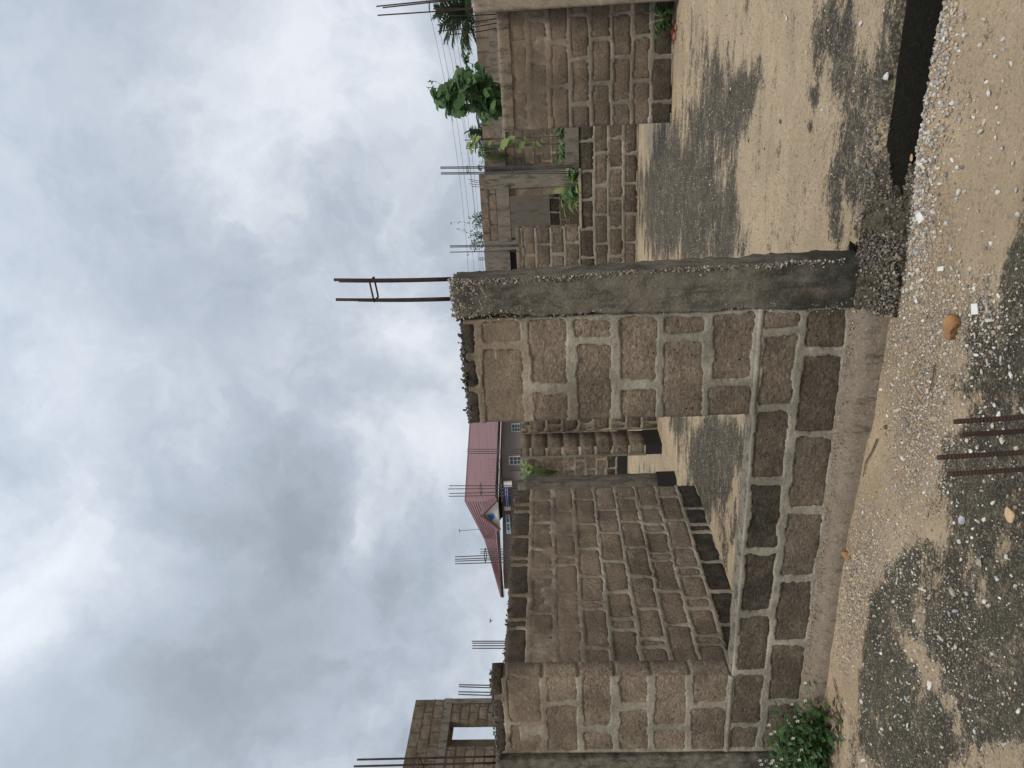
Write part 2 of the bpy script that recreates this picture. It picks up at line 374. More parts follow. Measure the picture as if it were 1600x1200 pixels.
M_PETAL = simple('white_petal', (.78, .76, .66), .7, .05, 20)

# ------------------------------------------------------------------ the yard, the slab and the trench
Y0 = 3.93; ZG = -1.735; ZS = -1.58
def soft_blobs(px, py, blobs):
    s = np.zeros_like(px)
    for (bx, by, rx, ry, ang, wt) in blobs:
        a = math.radians(ang); dx = px-bx; dy = py-by
        u = (dx*math.cos(a)+dy*math.sin(a))/rx; v = (-dx*math.sin(a)+dy*math.cos(a))/ry
        s = s + wt*np.clip(1.35-np.sqrt(u*u+v*v), 0, 1)
    return s
# where green-black algae grows on the yard (px-space ellipses projected on to the ground once)
YARD_MOSS = [(1600, 600, 105, 190, 6, 1.2), (1575, 850, 110, 190, 0, 1.2), (1545, 1060, 165, 190, 0, 1.3), (1405, 1015, 65, 85, 0, 1.1), (1388, 935, 34, 42, 0, 1), (1435, 885, 42, 50, -20, 1), (1372, 1120, 55, 110, 0, 1), (1480, 750, 28, 70, 10, .8), (1600, 420, 30, 110, 8, .9), (1430, 1160, 60, 60, 0, .8)]
YARD_BARE = [(1450, 1045, 18, 85, -35, .75), (1468, 835, 16, 55, 5, .55), (1572, 1185, 50, 34, 0, .7), (1566, 866, 16, 26, 0, .5), (1326, 1010, 22, 150, 6, 1.1), (1500, 1140, 14, 50, -30, .5), (1440, 965, 12, 50, -20, .5), (1530, 900, 14, 60, -15, .35), (1420, 700, 45, 120, 0, .9), (1395, 820, 35, 50, 20, .8)]
def grid(x0, x1, y0, y1, st):
    xs = np.linspace(x0, x1, int((x1-x0)/st)+1); ys = np.linspace(y0, y1, int((y1-y0)/st)+1)
    X, Y = np.meshgrid(xs, ys); n = len(xs); m = len(ys)
    i = np.arange((m-1)*n).reshape(m-1, n)[:, :-1].ravel()
    return X.ravel(), Y.ravel(), np.stack([i, i+1, i+1+n, i+n], 1)
def yard_h(X, Y):
    P = np.stack([X, Y, X*0], -1)
    z = ZG + .018*fbm(P, 1.3, 4, 3) + .007*fbm(P, 9, 3, 5)
    ridge = np.exp(-((Y-(3.60-.03*np.sin(X*5)))/.13)**2)*np.clip((X+1.15)/.5, 0, 1)
    z = z + ridge*(.055+.03*fbm(P, 6, 3, 9))
    z = z + .045*np.exp(-((Y-3.86)/.13)**2)*np.clip((-1.9-X)/.8, 0, 1)
    # trench along the missing wall, right of the column
    tr = np.clip((Y-3.715-.03*fbm(P, 5, 3, 8))/.05, 0, 1)*np.clip((X+.66+.10*fbm(P, 7, 2, 2))/.16, 0, 1)
    return z - tr*.85
X, Y, Fq = grid(-6.2, 2.6, 1.2, 3.925, .018)
Z = yard_h(X, Y); PX, PY = to_px(np.stack([X, Y, Z], -1))
moss = np.clip(soft_blobs(PX, PY, YARD_MOSS), 0, 1.1) - soft_blobs(PX, PY, YARD_BARE)
moss = moss*.95 - .06 + 1.9*np.clip((Y-3.735)/.035, 0, 1)*np.clip((X+.66)/.12, 0, 1) + 1.0*np.clip((Y-3.70)/.05, 0, 1)*np.clip((X+1.2)/.1, 0, 1)*np.clip((-.5-X)/.1, 0, 1)  # algae, plus a strong trench term that paints in its depth shade
grit = np.clip(soft_blobs(PX, PY, [(1440, 620, 40, 160, 8, 1), (1400, 480, 25, 120, 10, .6), (1340, 930, 35, 130, 5, 1), (1460, 380, 40, 120, 0, .7), (1520, 500, 40, 60, 0, .8), (1440, 100, 30, 200, 10, 1)]), 0, 1)
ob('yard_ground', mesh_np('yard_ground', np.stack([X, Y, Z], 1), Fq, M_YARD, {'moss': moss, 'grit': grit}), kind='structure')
b = MB(); b.box((-400, -400, -3.2), (400, 700, -2.95)); b.build('ground', M_FAR, kind='structure')
# skirt earth round the detailed yard sheet
b = MB()
b.box((-60, -30, -2.94), (60, 1.199, -1.775)); b.box((-60, 1.2, -2.94), (-6.2, 3.92, -1.775)); b.box((2.6, 1.2, -2.94), (60, 3.92, -1.775))
b.build('outer_yard', M_FAR, kind='structure')

SLAB_MOSS = [(1075, 300, 70, 115, 0, 1.2), (1120, 350, 45, 80, 0, .8), (1030, 300, 30, 110, 0, .6), (1125, 160, 40, 90, -8, 1.1), (1165, 150, 22, 60, 15, .9), (1310, 60, 38, 90, 0, 1.1), (1345, 190, 34, 110, 10, 1.0), (1303, 330, 14, 75, -4, .9), (1270, 150, 10, 18, 0, .9), (1266, 200, 6, 14, 0, .8), (1385, 60, 14, 110, 5, .9), (1365, 300, 30, 60, 0, 1), (1080, 40, 18, 40, 0, .25),
             (1120, 740, 40, 100, 25, 1.1), (1105, 690, 45, 50, 15, 1), (1140, 830, 14, 60, 20, .5), (1060, 655, 14, 25, 0, .8), (1010, 740, 20, 20, 0, .3)]
SLAB_BARE = [(1125, 265, 10, 60, 0, .5), (1010, 235, 14, 40, 0, .5), (1160, 300, 10, 60, 0, .6), (1108, 380, 8, 50, 0, .4)]
def slab_h(X, Y):
    P = np.stack([X, Y, X*0], -1)
    z = ZS + .006*fbm(P, 2.2, 4, 13) + .003*fbm(P, 14, 2, 15)
    broken = np.clip((.14+.07*fbm(P, 8, 3, 21)-(Y-3.86))/.10, 0, 1)*np.clip((X+1.05)/.04, 0, 1)*np.clip((-.55+.2*fbm(P, 3, 2, 4)-X)/.25, 0, 1)
    z = z - .11*broken
    lip = np.clip((3.90+.018*fbm(P, 9, 3, 31)-Y)/.02, 0, 1)
    return z - lip*.035
def slab_piece(name, x0, x1, y0, y1, st):
    X, Y, Fq = grid(x0, x1, y0, y1, st); Z = slab_h(X, Y)
    nx = int((x1-x0)/st)+1; ny = int((y1-y0)/st)+1
    # skirt on the near edge
    edge = np.arange(nx); E = np.stack([X[edge], Y[edge]+.012*fbm(np.stack([X[edge], X[edge]*0, X[edge]*0], -1), 12, 3, 5), np.full(nx, -2.9)], 1)
    E0 = np.stack([X[edge], Y[edge]-.002, Z[edge]-.006], 1)
    V = np.concatenate([np.stack([X, Y, Z], 1), E0, E]); o = len(X)
    S0 = np.stack([edge[:-1], edge[1:], o+edge[1:], o+edge[:-1]], 1); S1 = np.stack([o+edge[:-1], o+edge[1:], o+nx+edge[1:], o+nx+edge[:-1]], 1); S = np.concatenate([S0, S1])
    PX, PY = to_px(V); ms = np.clip(soft_blobs(PX, PY, SLAB_MOSS), 0, 1.1)*.88 - soft_blobs(PX, PY, SLAB_BARE)*.8 + .06
    ms = np.where(V[:, 1] < .5, 0, ms)
    ms = np.minimum(ms, 1.1); ms[o:] = 2.2  # skirt face gets the trench shade as painted near-black, not moss
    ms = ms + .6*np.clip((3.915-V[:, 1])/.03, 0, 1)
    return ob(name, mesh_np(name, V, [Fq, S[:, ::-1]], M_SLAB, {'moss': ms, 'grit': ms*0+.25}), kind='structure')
slab_piece('concrete_floor', -1.04, 2.4, 3.872, 9.0, .022)
slab_piece('concrete_floor_left', -5.8, -1.041, 4.082, 9.0, .03)
slab_piece('concrete_floor_back', -12.0, 2.4, 9.001, 18.0, .06)
b = MB(); b.box((-30, 18.001, -2.2), (30, 60, -1.60)); b.box((-30, 3.95, -2.2), (-12.001, 18, -1.62)); b.box((2.401, 3.93, -2.2), (30, 18, -1.6))
b.box((-12, 4.3, -2.2), (-5.81, 9.0, -1.61)); b.build('earth_terrace', M_FAR, kind='structure')

# ------------------------------------------------------------------ block walls
class Wall:
    """a wall face: O + S*s + Z*z, N looks at the viewer; the body lies behind it"""
    def __init__(s, name, label, O, S, N, t, mat_b, mat_m, cat='wall'):
        s.O = np.array(O, float); s.S = np.array(S, float); s.N = np.array(N, float); s.t = t
        s.root = thing(name, label, cat, (O[0], O[1], ZS)); s.mb, s.mm = mat_b, mat_m
    def pt(s, S_, Z_, N_):
        S_ = np.asarray(S_, float); Z_ = np.asarray(Z_, float); N_ = np.asarray(N_, float)
        return s.O + S_[..., None]*s.S + N_[..., None]*s.N + Z_[..., None]*np.array([0, 0, 1.0])
    def block(s, a, b, c, d, tone=0, res=.03, open_l=False, open_r=False, top=False, seed=0, proud=0.0, rag=0.006, w=None):
        """one block, cell a..b by c..d"""
        mat = s.mb
        g = .007
        a1 = a+(0 if open_l else g); b1 = b-(0 if open_r else g); c1 = c+g; d1 = d-(0 if top else g)
        nx = max(3, int((b1-a1)/res)+1); nz = max(3, int((d1-c1)/res)+1)
        u = np.linspace(0, 1, nx); v = np.linspace(0, 1, nz); U, V_ = np.meshgrid(u, v)
        S_ = a1+(b1-a1)*U; Z_ = c1+(d1-c1)*V_
        de = np.minimum(np.minimum(S_-a1, b1-S_), np.minimum(Z_-c1, d1-Z_))
        N_ = proud - .010*np.clip(1-de/.03, 0, 1)**2 + np.zeros_like(S_)
        P = s.pt(S_, Z_, N_)
        P = P + (s.N*((.009*fbm(P, 7, 3, seed)+.003*fbm(P, 45, 2, seed+2))[..., None]))
        ring = []; ring += [(0, i) for i in range(nx)]; ring += [(j, nx-1) for j in range(1, nz)]
        ring += [(nz-1, i) for i in range(nx-2, -1, -1)]; ring += [(j, 0) for j in range(nz-2, 0, -1)]
        F = []; idx = np.arange(nx*nz).reshape(nz, nx)
        q = np.stack([idx[:-1, :-1].ravel(), idx[:-1, 1:].ravel(), idx[1:, 1:].ravel(), idx[1:, :-1].ravel()], 1)
        Vs = [P.reshape(-1, 3)]; o = nx*nz; prev = np.array([idx[r] for r in ring]); m = len(ring)
        RS = np.array([S_[r] for r in ring]); RZ = np.array([Z_[r] for r in ring])
        qs = [q]
        for dep in (-.02, -s.t*.5, -s.t+.003):
            Q = s.pt(RS, RZ, np.full(m, dep)); Vs.append(Q); cur = np.arange(o, o+m); o += m
            qs.append(np.stack([prev, cur, np.roll(cur, -1), np.roll(prev, -1)], 1)); prev = cur
        ctr = s.pt(np.array([(a1+b1)/2]), np.array([(c1+d1)/2]), np.array([-s.t+.003])); Vs.append(ctr)
        tri = np.stack([prev, np.full(m, o), np.roll(prev, -1)], 1)
        V = np.concatenate(Vs)
        V = V + rag*np.stack([fbm(V, 11, 3, seed+1+k) for k in range(3)], 1)*np.array([1, 1, 1])
        flip = np.dot(np.cross(s.S, [0, 0, 1]), s.N) < 0
        qq = np.concatenate(qs)
        if flip: qq = qq[:, ::-1]; tri = tri[:, ::-1]
        me = mesh_np('block', V, [qq, tri], mat, None, res < .09)
        return part('block', me, s.root, tone=float(tone))
    def panel(s, rows, s0, s1, z0, z1, res=.012, bres=.03, jw=.022, open_l=True, open_r=True, open_top=True, tone=None, seed=0, mort_out=.005, filler=0.0, jn=.012, min_w=.06, blocks=True, cover=None):
        """rows: list of (za, zb, [joint positions])"""
        cells = []
        for ri, (za, zb, js) in enumerate(rows):
            e = [s0]+[j for j in js if s0+min_w < j < s1-min_w]+[s1]
            for k in range(len(e)-1): cells.append((e[k], e[k+1], za, zb, ri, k == 0 and open_l, k == len(e)-2 and open_r, ri == len(rows)-1 and open_top))
        ns = max(2, int((s1-s0)/res)+1); nz = max(2, int((z1-z0)/res)+1)
        us = np.linspace(s0+.002, s1-.002, ns); vs = np.linspace(z0, z1, nz); U, V_ = np.meshgrid(us, vs)
        dist = np.zeros_like(U)
        P0 = s.pt(U, V_, U*0)
        wU = U + .014*fbm(P0, 2.6, 2, seed+42) + .018*fbm(P0, 8, 4, seed+40)+.005*fbm(P0, 38, 3, seed+41); wV = V_ + .012*fbm(P0, 2.6, 2, seed+52) + .014*fbm(P0, 8, 4, seed+50)+.005*fbm(P0, 38, 3, seed+51)
        for (a, b, c, d, ri, ol, orr, tp) in cells:
            m = (U >= a) & (U <= b) & (V_ >= c) & (V_ <= d)
            if not m.any(): continue
            x = np.minimum(np.full(m.sum(), 9.) if ol else wU[m]-a, np.full(m.sum(), 9.) if orr else b-wU[m])
            z = np.minimum(wV[m]-c, np.full(m.sum(), 9.) if tp else d-wV[m])
            r = .045; dd = np.minimum(x, z); k = (x < r) & (z < r)
            dd = np.where(k, r-np.hypot(r-np.clip(x, -1, r), r-np.clip(z, -1, r)), dd)
            dist[m] = np.maximum(dd, 0)
        wloc = jw + jn*1.9*fbm(P0, 7, 5, seed+60, .7) + .03*np.clip(fbm(P0, 3.0, 3, seed+70)-.1, 0, 1)
        k = np.clip((dist-wloc)/.009, 0, 1); k = k*k*(3-2*k)
        if cover is not None:          # cement slurry wiped over the upper courses, blocks showing in patches
            cv = np.clip((V_-cover+.30*fbm(P0, 2.4, 5, seed+90, .65))/.22, 0, 1); cv = cv*cv*(3-2*cv)
            cv = cv*np.clip(1.0+1.5*fbm(P0, 3.1, 4, seed+93, .6), 0, 1)*(V_ < z1-.16)
            k = k*(1-.86*cv)
        N_ = mort_out + .007*fbm(P0, 11, 5, seed+80, .7) - .030*k
        V = s.pt(U, V_, N_).reshape(-1, 3)
        V = V + s.N*0
        idx = np.arange(ns*nz).reshape(nz, ns)
        q = np.stack([idx[:-1, :-1].ravel(), idx[:-1, 1:].ravel(), idx[1:, 1:].ravel(), idx[1:, :-1].ravel()], 1)
        ring = np.concatenate([idx[0], idx[1:, -1], idx[-1, -2::-1], idx[-2:0:-1, 0]]); m = len(ring)
        R = V[ring] - s.N*.03*1.0; o = len(V); cur = np.arange(o, o+m)
        q = np.concatenate([q, np.stack([ring, cur, np.roll(cur, -1), np.roll(ring, -1)], 1)])
        if np.dot(np.cross(s.S, [0, 0, 1]), s.N) < 0: q = q[:, ::-1]
        part('mortar', mesh_np('mortar', np.concatenate([V, R]), q, s.mm), s.root)
        # solid core behind, set back from the faces
        ia = .006
        P = [s.pt(np.array(x), np.array(z), np.array(n)) for (x, n, z) in
             ((s0+ia, -.026, z0), (s1-ia, -.026, z0), (s1-ia, -s.t, z0), (s0+ia, -s.t, z0), (s0+ia, -.026, z1-.012), (s1-ia, -.026, z1-.012), (s1-ia, -s.t, z1-.012), (s0+ia, -s.t, z1-.012))]
        bm = MB(); bm.hexa(P); bm.build('core', s.mm, s.root)
        if blocks:
            for i, (a, b, c, d, ri, ol, orr, tp) in enumerate(cells):
                tn = tone(ri, (a+b)/2, (c+d)/2) if tone else 0
                s.block(a, b, c, d, tn, bres, ol, orr, tp, seed*7+i*3, proud=random.uniform(-.004, .003), w=None)
        return cells
def bond(s0, s1, z0, n, h, L=.46, off=0.0, jit=.02, filler=0.0, last=None):
    rows = []
    for i in range(n):
        x = s0 - (0 if i % 2 else L/2) + off; js = []
        while x < s1:
            js.append(x+random.uniform(-jit, jit))
            if random.random() < filler: js.append(js[-1]+random.uniform(.09, .15))
            x += L
        zb = z0+h*(i+1)
        if last and i == n-1: zb = z0+h*i+last
        rows.append((z0+h*i, zb, [j for j in js if s0 < j < s1]))
    return rows

# --- the front wall with the window opening and the concrete column
front = Wall('block_wall', 'near block wall with a low sill, open window gap and dark concrete column', (0, Y0, 0), (1, 0, 0), (0, -1, 0), .15, M_BLOCK, M_MORT)
kz = [atY(x, 560, Y0)[2] for x in (1322, 1250, 1178, 1106, 1032, 962, 892, 822, 748)]
def jx(px, *ys): return [atY(px, y, Y0)[0] for y in ys]
XL, XO0, XO1, XC = -4.60, -3.905, -1.972, -1.345
J0 = jx(1275, 549)+jx(1265, 678)+jx(1255, 797)+jx(1240, 904)+jx(1225, 1005)+jx(1215, 1097)+jx(1205, 1165)
J1 = jx(1215, 517, 638)+jx(1200, 752)+jx(1185, 862)+jx(1180, 958)+jx(1165, 1050)+jx(1180, 1133)
JR = {2: jx(1139, 597)+jx(1110, 1102), 3: jx(1075, 526)+jx(1050, 1136), 4: jx(1000, 600)+jx(995, 1104), 5: jx(930, 533)+jx(935, 1140),
      6: jx(857, 607)+jx(880, 1101), 7: jx(790, 542)+jx(825, 1131), 8: jx(735, 562, 610)+jx(780, 1090)}
random.seed(3)
def tone_low(ri, x, z):
    base = .58 if ri == 1 else .50
    if ri == 1 and -3.3 < x < -2.2: base = .72
    if x > -1.95: base *= .2 if ri == 1 else .85
    if x < -3.9: base = .35
    return max(0, base + random.uniform(-.12, .12))
front.panel([(kz[0], kz[1], sorted(J0)), (kz[1], kz[2]-.02, sorted(J1))], XL, XC, kz[0]-.01, kz[2]-.02, res=.010, bres=.022, open_l=False, open_r=False, open_top=False, tone=tone_low, seed=1)
def rows_from(i0, ztop):
    r = [(kz[i], kz[i+1] if i+1 < len(kz) else kz[8]+.235, sorted(JR[i])) for i in range(i0, 9)]
    r[0] = (kz[i0]-.018, r[0][1], r[0][2]); a, b_, j = r[-1]; r[-1] = (a, ztop, j); return r
def tone_hi(ri, x, z): return .85 if ri == 6 else (random.uniform(0, .12) if ri > 0 else random.uniform(.08, .2))
front.panel(rows_from(2, .50), XO1, XC, kz[2]-.018, .485, res=.010, bres=.020, open_l=True, open_r=False, tone=tone_hi, seed=2, cover=.20)
front.panel(rows_from(2, .50), XL, XO0, kz[2]-.018, .49, res=.010, bres=.020, open_l=False, open_r=True, tone=lambda a, b_, c: tone_hi(a, b_, c)*1.0, seed=5, cover=.02)
def lump_strip(name, mat, parent, x0, x1, prof, st=.02, amp=.006, seed=0, kind=None, taper=None):
    """sweep a (y,z) profile along X with noise"""
    xs = np.linspace(x0, x1, int((x1-x0)/st)+1); pr = np.array(prof, float); m = len(pr)
    # refine profile
    pts = [pr[0]]
    for i in range(m-1):
        L = np.linalg.norm(pr[i+1]-pr[i]); k = max(1, int(L/st))
        for j in range(1, k+1): pts.append(pr[i]+(pr[i+1]-pr[i])*j/k)
    pts = np.array(pts); m = len(pts)
    V = np.stack([np.repeat(xs, m), np.tile(pts[:, 0], len(xs)), np.tile(pts[:, 1], len(xs))], 1)
    V = V + amp*np.stack([V[:, 0]*0, fbm(V, 9, 4, seed), fbm(V, 9, 4, seed+9)], 1)
    if taper: V[:, 2] -= .26*np.clip((V[:, 0]-taper)/.22, 0, 1)**1.5
    i = (np.arange(len(xs)-1)[:, None]*m+np.arange(m-1)[None]).ravel()
    me = mesh_np(name, V, np.stack([i, i+1, i+1+m, i+m], 1), mat)
    return part(name, me, parent) if parent else ob(name, me, kind=kind)
lump_strip('sill_screed', M_SILL, front.root, XO0+.004, XO1-.004, [(Y0+.006, kz[2]-.026), (Y0+.012, kz[2]-.018), (Y0+.07, kz[2]-.012), (Y0+.140, kz[2]-.016), (Y0+.150, kz[2]-.05)], amp=.010, seed=3)
for (xa0, xa1) in ((XO1, XC), (XL, XO0)):
    zq = kz[2]-.019
    lump_strip('bed_joint', M_MORT, front.root, xa0+.003, xa1, [(Y0+.02, zq-.022), (Y0-.007, zq-.015), (Y0-.012, zq), (Y0-.007, zq+.015), (Y0+.02, zq+.022)], st=.008, amp=.006, seed=33)
M_PLINTH = concrete_mat('brown_plinth_screed', (.13, .105, .078), (.27, .222, .165), stain=(.06, .05, .038), st=(.50, .74), scale=11, bs=.8)
lump_strip('plinth', M_PLINTH, front.root, -5.2, -1.30, [(Y0+.02, -1.560), (Y0-.006, -1.566), (Y0-.03, -1.592), (Y0-.06, -1.612), (Y0-.082, -1.645), (Y0-.092, -1.70), (Y0-.097, -1.74), (Y0-.10, -1.85)], amp=.009, seed=8)

def column_mesh(x0b, x1b, x0t, x1t, y0, y1, z0, z1, mat, st=.016, amp=.009, edge=.012, seed=0, round_top=.03):
    """concrete column, leaning edges, crumbled arrises; open at the foot"""
    w_ = abs(x1b-x0b); d_ = y1-y0; nx = max(3, int(w_/st)); ny = max(3, int(d_/st)); nz = int((z1-z0)/st)
    per = [(i/nx, 0) for i in range(nx)]+[(1, j/ny) for j in range(ny)]+[(1-i/nx, 1) for i in range(nx)]+[(0, 1-j/ny) for j in range(ny)]
    per = np.array(per); m = len(per); zs = np.linspace(0, 1, nz)
    V = []
    for v in zs:
        a = x0b+(x0t-x0b)*v; b_ = x1b+(x1t-x1b)*v
        V.append(np.stack([a+(b_-a)*per[:, 0], y0+(y1-y0)*per[:, 1], np.full(m, z0+(z1-z0)*v)], 1))
    top = np.array([(x0t+x1t)/2, (y0+y1)/2, z1])
    for k in (.75, .4):
        r = V[nz-1].copy(); r[:, :2] = top[:2]+(r[:, :2]-top[:2])*k; r[:, 2] = z1+.006; V.append(r)
    V.append(top[None]+np.array([[0, 0, .008]])); V = np.concatenate(V); n = nz+2
    i = (np.arange(n-1)[:, None]*m+np.arange(m)[None]).ravel(); j = (np.arange(n-1)[:, None]*m+(np.arange(m)[None]+1) % m).ravel()
    q = np.stack([i, j, j+m, i+m], 1); k = np.arange(m); l = (n-1)*m
    tri = np.stack([l+k, l+(k+1) % m, np.full(m, n*m)], 1)
    nrm = np.zeros_like(V); nrm[:, 0] = np.sign(V[:, 0]-(x0b+x1b)/2)*(np.abs(V[:, 0]-(x0b+x1b)/2) > w_*.30); nrm[:, 1] = np.sign(V[:, 1]-(y0+y1)/2)*(np.abs(V[:, 1]-(y0+y1)/2) > d_*.4)
    f = fbm(V, 6, 5, seed); g = fbm(V, 22, 4, seed+5)
    f2 = fbm(V, 3.2, 3, seed+8)
    V = V + nrm*(amp*f+edge*.8*g+edge*.9*f2*(np.abs(nrm[:, 0]) > .5))[:, None] + np.stack([f*0, f*0, .018*fbm(V, 14, 3, seed+3)*(V[:, 2] > z1-.03)], 1)
    return mesh_np('concrete_column', V, [q, tri], mat)
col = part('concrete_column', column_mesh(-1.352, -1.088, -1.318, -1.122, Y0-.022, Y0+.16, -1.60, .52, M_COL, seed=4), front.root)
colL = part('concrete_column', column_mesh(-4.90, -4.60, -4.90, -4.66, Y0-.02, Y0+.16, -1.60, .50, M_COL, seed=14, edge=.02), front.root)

# exposed pebbles (honeycombed concrete) – joined
def stone_variants(nv=10, sub=1, seed=0, flat=.7):
    import bmesh as _bm
    out = []
    for k in range(nv):
        b_ = _bm.new(); _bm.ops.create_icosphere(b_, subdivisions=sub, radius=.5)
        V = np.array([v.co[:] for v in b_.verts]); F = np.array([[v.index for v in f.verts] for f in b_.faces]); b_.free()
        r = np.random.default_rng(seed*100+k)
        for _ in range(7):                       # slice flat facets off, like crushed stone
            d = r.normal(size=3); d /= np.linalg.norm(d); c = r.uniform(.24, .42)
            p = V @ d; V = V - d*np.clip(p-c, 0, None)[:, None]
        V = V*np.array([r.uniform(.8, 1.25), r.uniform(.6, .95), flat*r.uniform(.6, 1.05)]) + r.normal(scale=.015, size=V.shape)
        out.append((V, F))
    return out
SV0 = stone_variants(10, 1, 1); SV2 = stone_variants(8, 2, 2)
def scatter(pos, size, colr, variants, rg, tilt=.5):
    """joined stones"""
    Vs, Fs, Cs = [], [], []; o = 0; n = len(pos)
    vid = rg.integers(0, len(variants), n); ang = rg.uniform(0, 2*math.pi, n); tx = rg.normal(0, tilt, n); ty = rg.normal(0, tilt, n)
    for k, (V0, F0) in enumerate(variants):
        id_ = np.where(vid == k)[0]
        if not len(id_): continue
        c, s_ = np.cos(ang[id_]), np.sin(ang[id_]); cx, sx = np.cos(tx[id_]), np.sin(tx[id_]); cy, sy = np.cos(ty[id_]), np.sin(ty[id_])
        V = V0[None]*size[id_][:, None, None]
        x, y, z = V[..., 0], V[..., 1], V[..., 2]
        y, z = y*cx[:, None]-z*sx[:, None], y*sx[:, None]+z*cx[:, None]
        x, z = x*cy[:, None]+z*sy[:, None], -x*sy[:, None]+z*cy[:, None]
        x, y = x*c[:, None]-y*s_[:, None], x*s_[:, None]+y*c[:, None]
        V = np.stack([x, y, z], -1)+pos[id_][:, None]
        Vs.append(V.reshape(-1, 3)); nv = len(V0)
        Fs.append((F0[None]+(o+np.arange(len(id_))*nv)[:, None, None]).reshape(-1, 3)); o += nv*len(id_)
        Cs.append(np.repeat(colr[id_], nv, 0))
    return np.concatenate(Vs), np.concatenate(Fs), np.concatenate(Cs)
PAL = np.array([(.66, .62, .54), (.52, .49, .43), (.34, .325, .30), (.46, .39, .29), (.32, .255, .18), (.56, .50, .40), (.21, .20, .185), (.42, .42, .40), (.40, .29, .19)])
def pal(n, rg, p=None, gain=1.0): return PAL[rg.choice(len(PAL), n, p=p)]*gain*rg.uniform(.7, 1.1, (n, 1))
rg = np.random.default_rng(5)
n = 900
pz = .54-np.abs(rg.normal(0, .10, n)); px_ = np.where(rg.random(n) < .75, rg.uniform(-1.33, -1.11, n), rg.uniform(-1.2, -1.105, n)); side = rg.random(n)
pos = np.stack([px_, np.full(n, Y0-.021), pz], 1)
n2 = 1300; z2 = rg.uniform(-1.5, .52, n2); v2 = (z2+1.6)/2.12
e2 = np.stack([-1.086-.034*v2-np.abs(rg.normal(0, .013, n2)), np.full(n2, Y0-.026)+rg.uniform(-.004, .006, n2), z2], 1)
n3 = 700; z3 = rg.uniform(-1.55, .5, n3); e3 = np.stack([-1.345+.016*(z3+1.6)+rg.normal(0, .016, n3), np.full(n3, Y0-.018), z3], 1)
n4 = 260; t4 = np.stack([rg.uniform(-1.33, -1.12, n4), rg.uniform(Y0-.02, Y0+.15, n4), np.full(n4, .527)], 1)
keep2 = (fbm(e2, 4.0, 4, 91) + rg.uniform(-.35, .35, len(e2)) > -.02); e2 = e2[keep2]; n2 = len(e2); e2[:, 0] += .012*fbm(e2, 5, 3, 92)
keep3 = fbm(e3, 4.0, 4, 95) + rg.uniform(-.3, .3, len(e3)) > .02; e3 = e3[keep3]; n3 = len(e3)
pos = np.concatenate([pos, e2, e3, t4]); sz = .006*4.0**rg.random(len(pos)); sz[n+n2:n+n2+n3] *= .8
V, F, C = scatter(pos, sz, pal(len(pos), rg, p=[.08, .16, .16, .16, .14, .14, .10, .03, .03], gain=.72), SV0, rg, 1.2)
part('exposed_aggregate', mesh_np('exposed_aggregate', V, F, M_STONE, {'col': C}, False), col, kind='stuff')
# ragged dark crust along the top of the pier
crust = []
for (x0, x1) in ((-1.97, -1.33), (-4.66, -3.90)):
    k = 420; crust.append(np.stack([rg.uniform(x0, x1, k), rg.uniform(Y0-.004, Y0+.15, k), rg.normal(.497, .010, k)], 1))
crust = np.concatenate(crust)
V, F, C = scatter(crust, rg.uniform(.012, .035, len(crust)), PAL[6][None]*rg.uniform(.25, .75, (len(crust), 1))*np.array([1, .92, .8]), SV0, rg, .8)
part('crumbled_top', mesh_np('crumbled_top', V, F, M_STONE, {'col': C}, False), front.root, kind='stuff')

def bar(parent, a, b_, r=.006, mat=None, bend=0.0, name='steel_bar'):
    a = Vector([float(x) for x in a]); b_ = Vector([float(x) for x in b_]); pts = []
    d = b_-a; side_ = d.cross(Vector((0, 1, 0))).normalized() if abs(d.normalized().y) < .9 else Vector((1, 0, 0))
    for i in range(7):
        t_ = i/6; pts.append(a+d*t_+side_*bend*math.sin(math.pi*t_))
    m = MB(); m.tube(pts, r, 7); return m.build(name, mat or M_STEEL, parent, smooth=True)
def stirrup(parent, c, wx, wy, r=.004, tilt=0.0, mat=None):
    c = [float(x) for x in c]
    p = [(c[0]-wx, c[1]-wy, c[2]), (c[0]+wx, c[1]-wy, c[2]+tilt), (c[0]+wx, c[1]+wy, c[2]+tilt*.5), (c[0]-wx, c[1]+wy, c[2]-tilt*.5), (c[0]-wx, c[1]-wy, c[2])]
    m = MB()
    for i in range(4): m.tube([p[i], p[i+1]], r, 6)
    return m.build('stirrup', mat or M_STEEL, parent, smooth=True)
for (tx, ty, bx, by, yy) in ((522, 437, 705, 435, Y0+.04), (530, 439, 705, 437, Y0+.115), (525, 468, 705, 466, Y0+.04), (560, 469, 705, 468, Y0+.115)):
    bar(col, atY(bx, by, yy), atY(tx, ty, yy), .0085, bend=.004)
stirrup(col, (atY(585, 452, Y0+.078)), .056, .045, .005, .01)
for (tx, ty, bx, by, yy) in ((558, 1187, 775, 1182, Y0+.06), (553, 1197.5, 775, 1192, Y0+.02)):
    bar(colL, atY(bx, by, yy), atY(tx, ty, yy), .0075)
m = MB(); q = [atY(655, 1183, Y0), atY(662, 1200, Y0), atY(666, 1212, Y0), atY(650, 1213, Y0), atY(655, 1183, Y0)]
m.tube(q, .005, 6); m.build('stirrup', M_STEEL, colL, smooth=True)

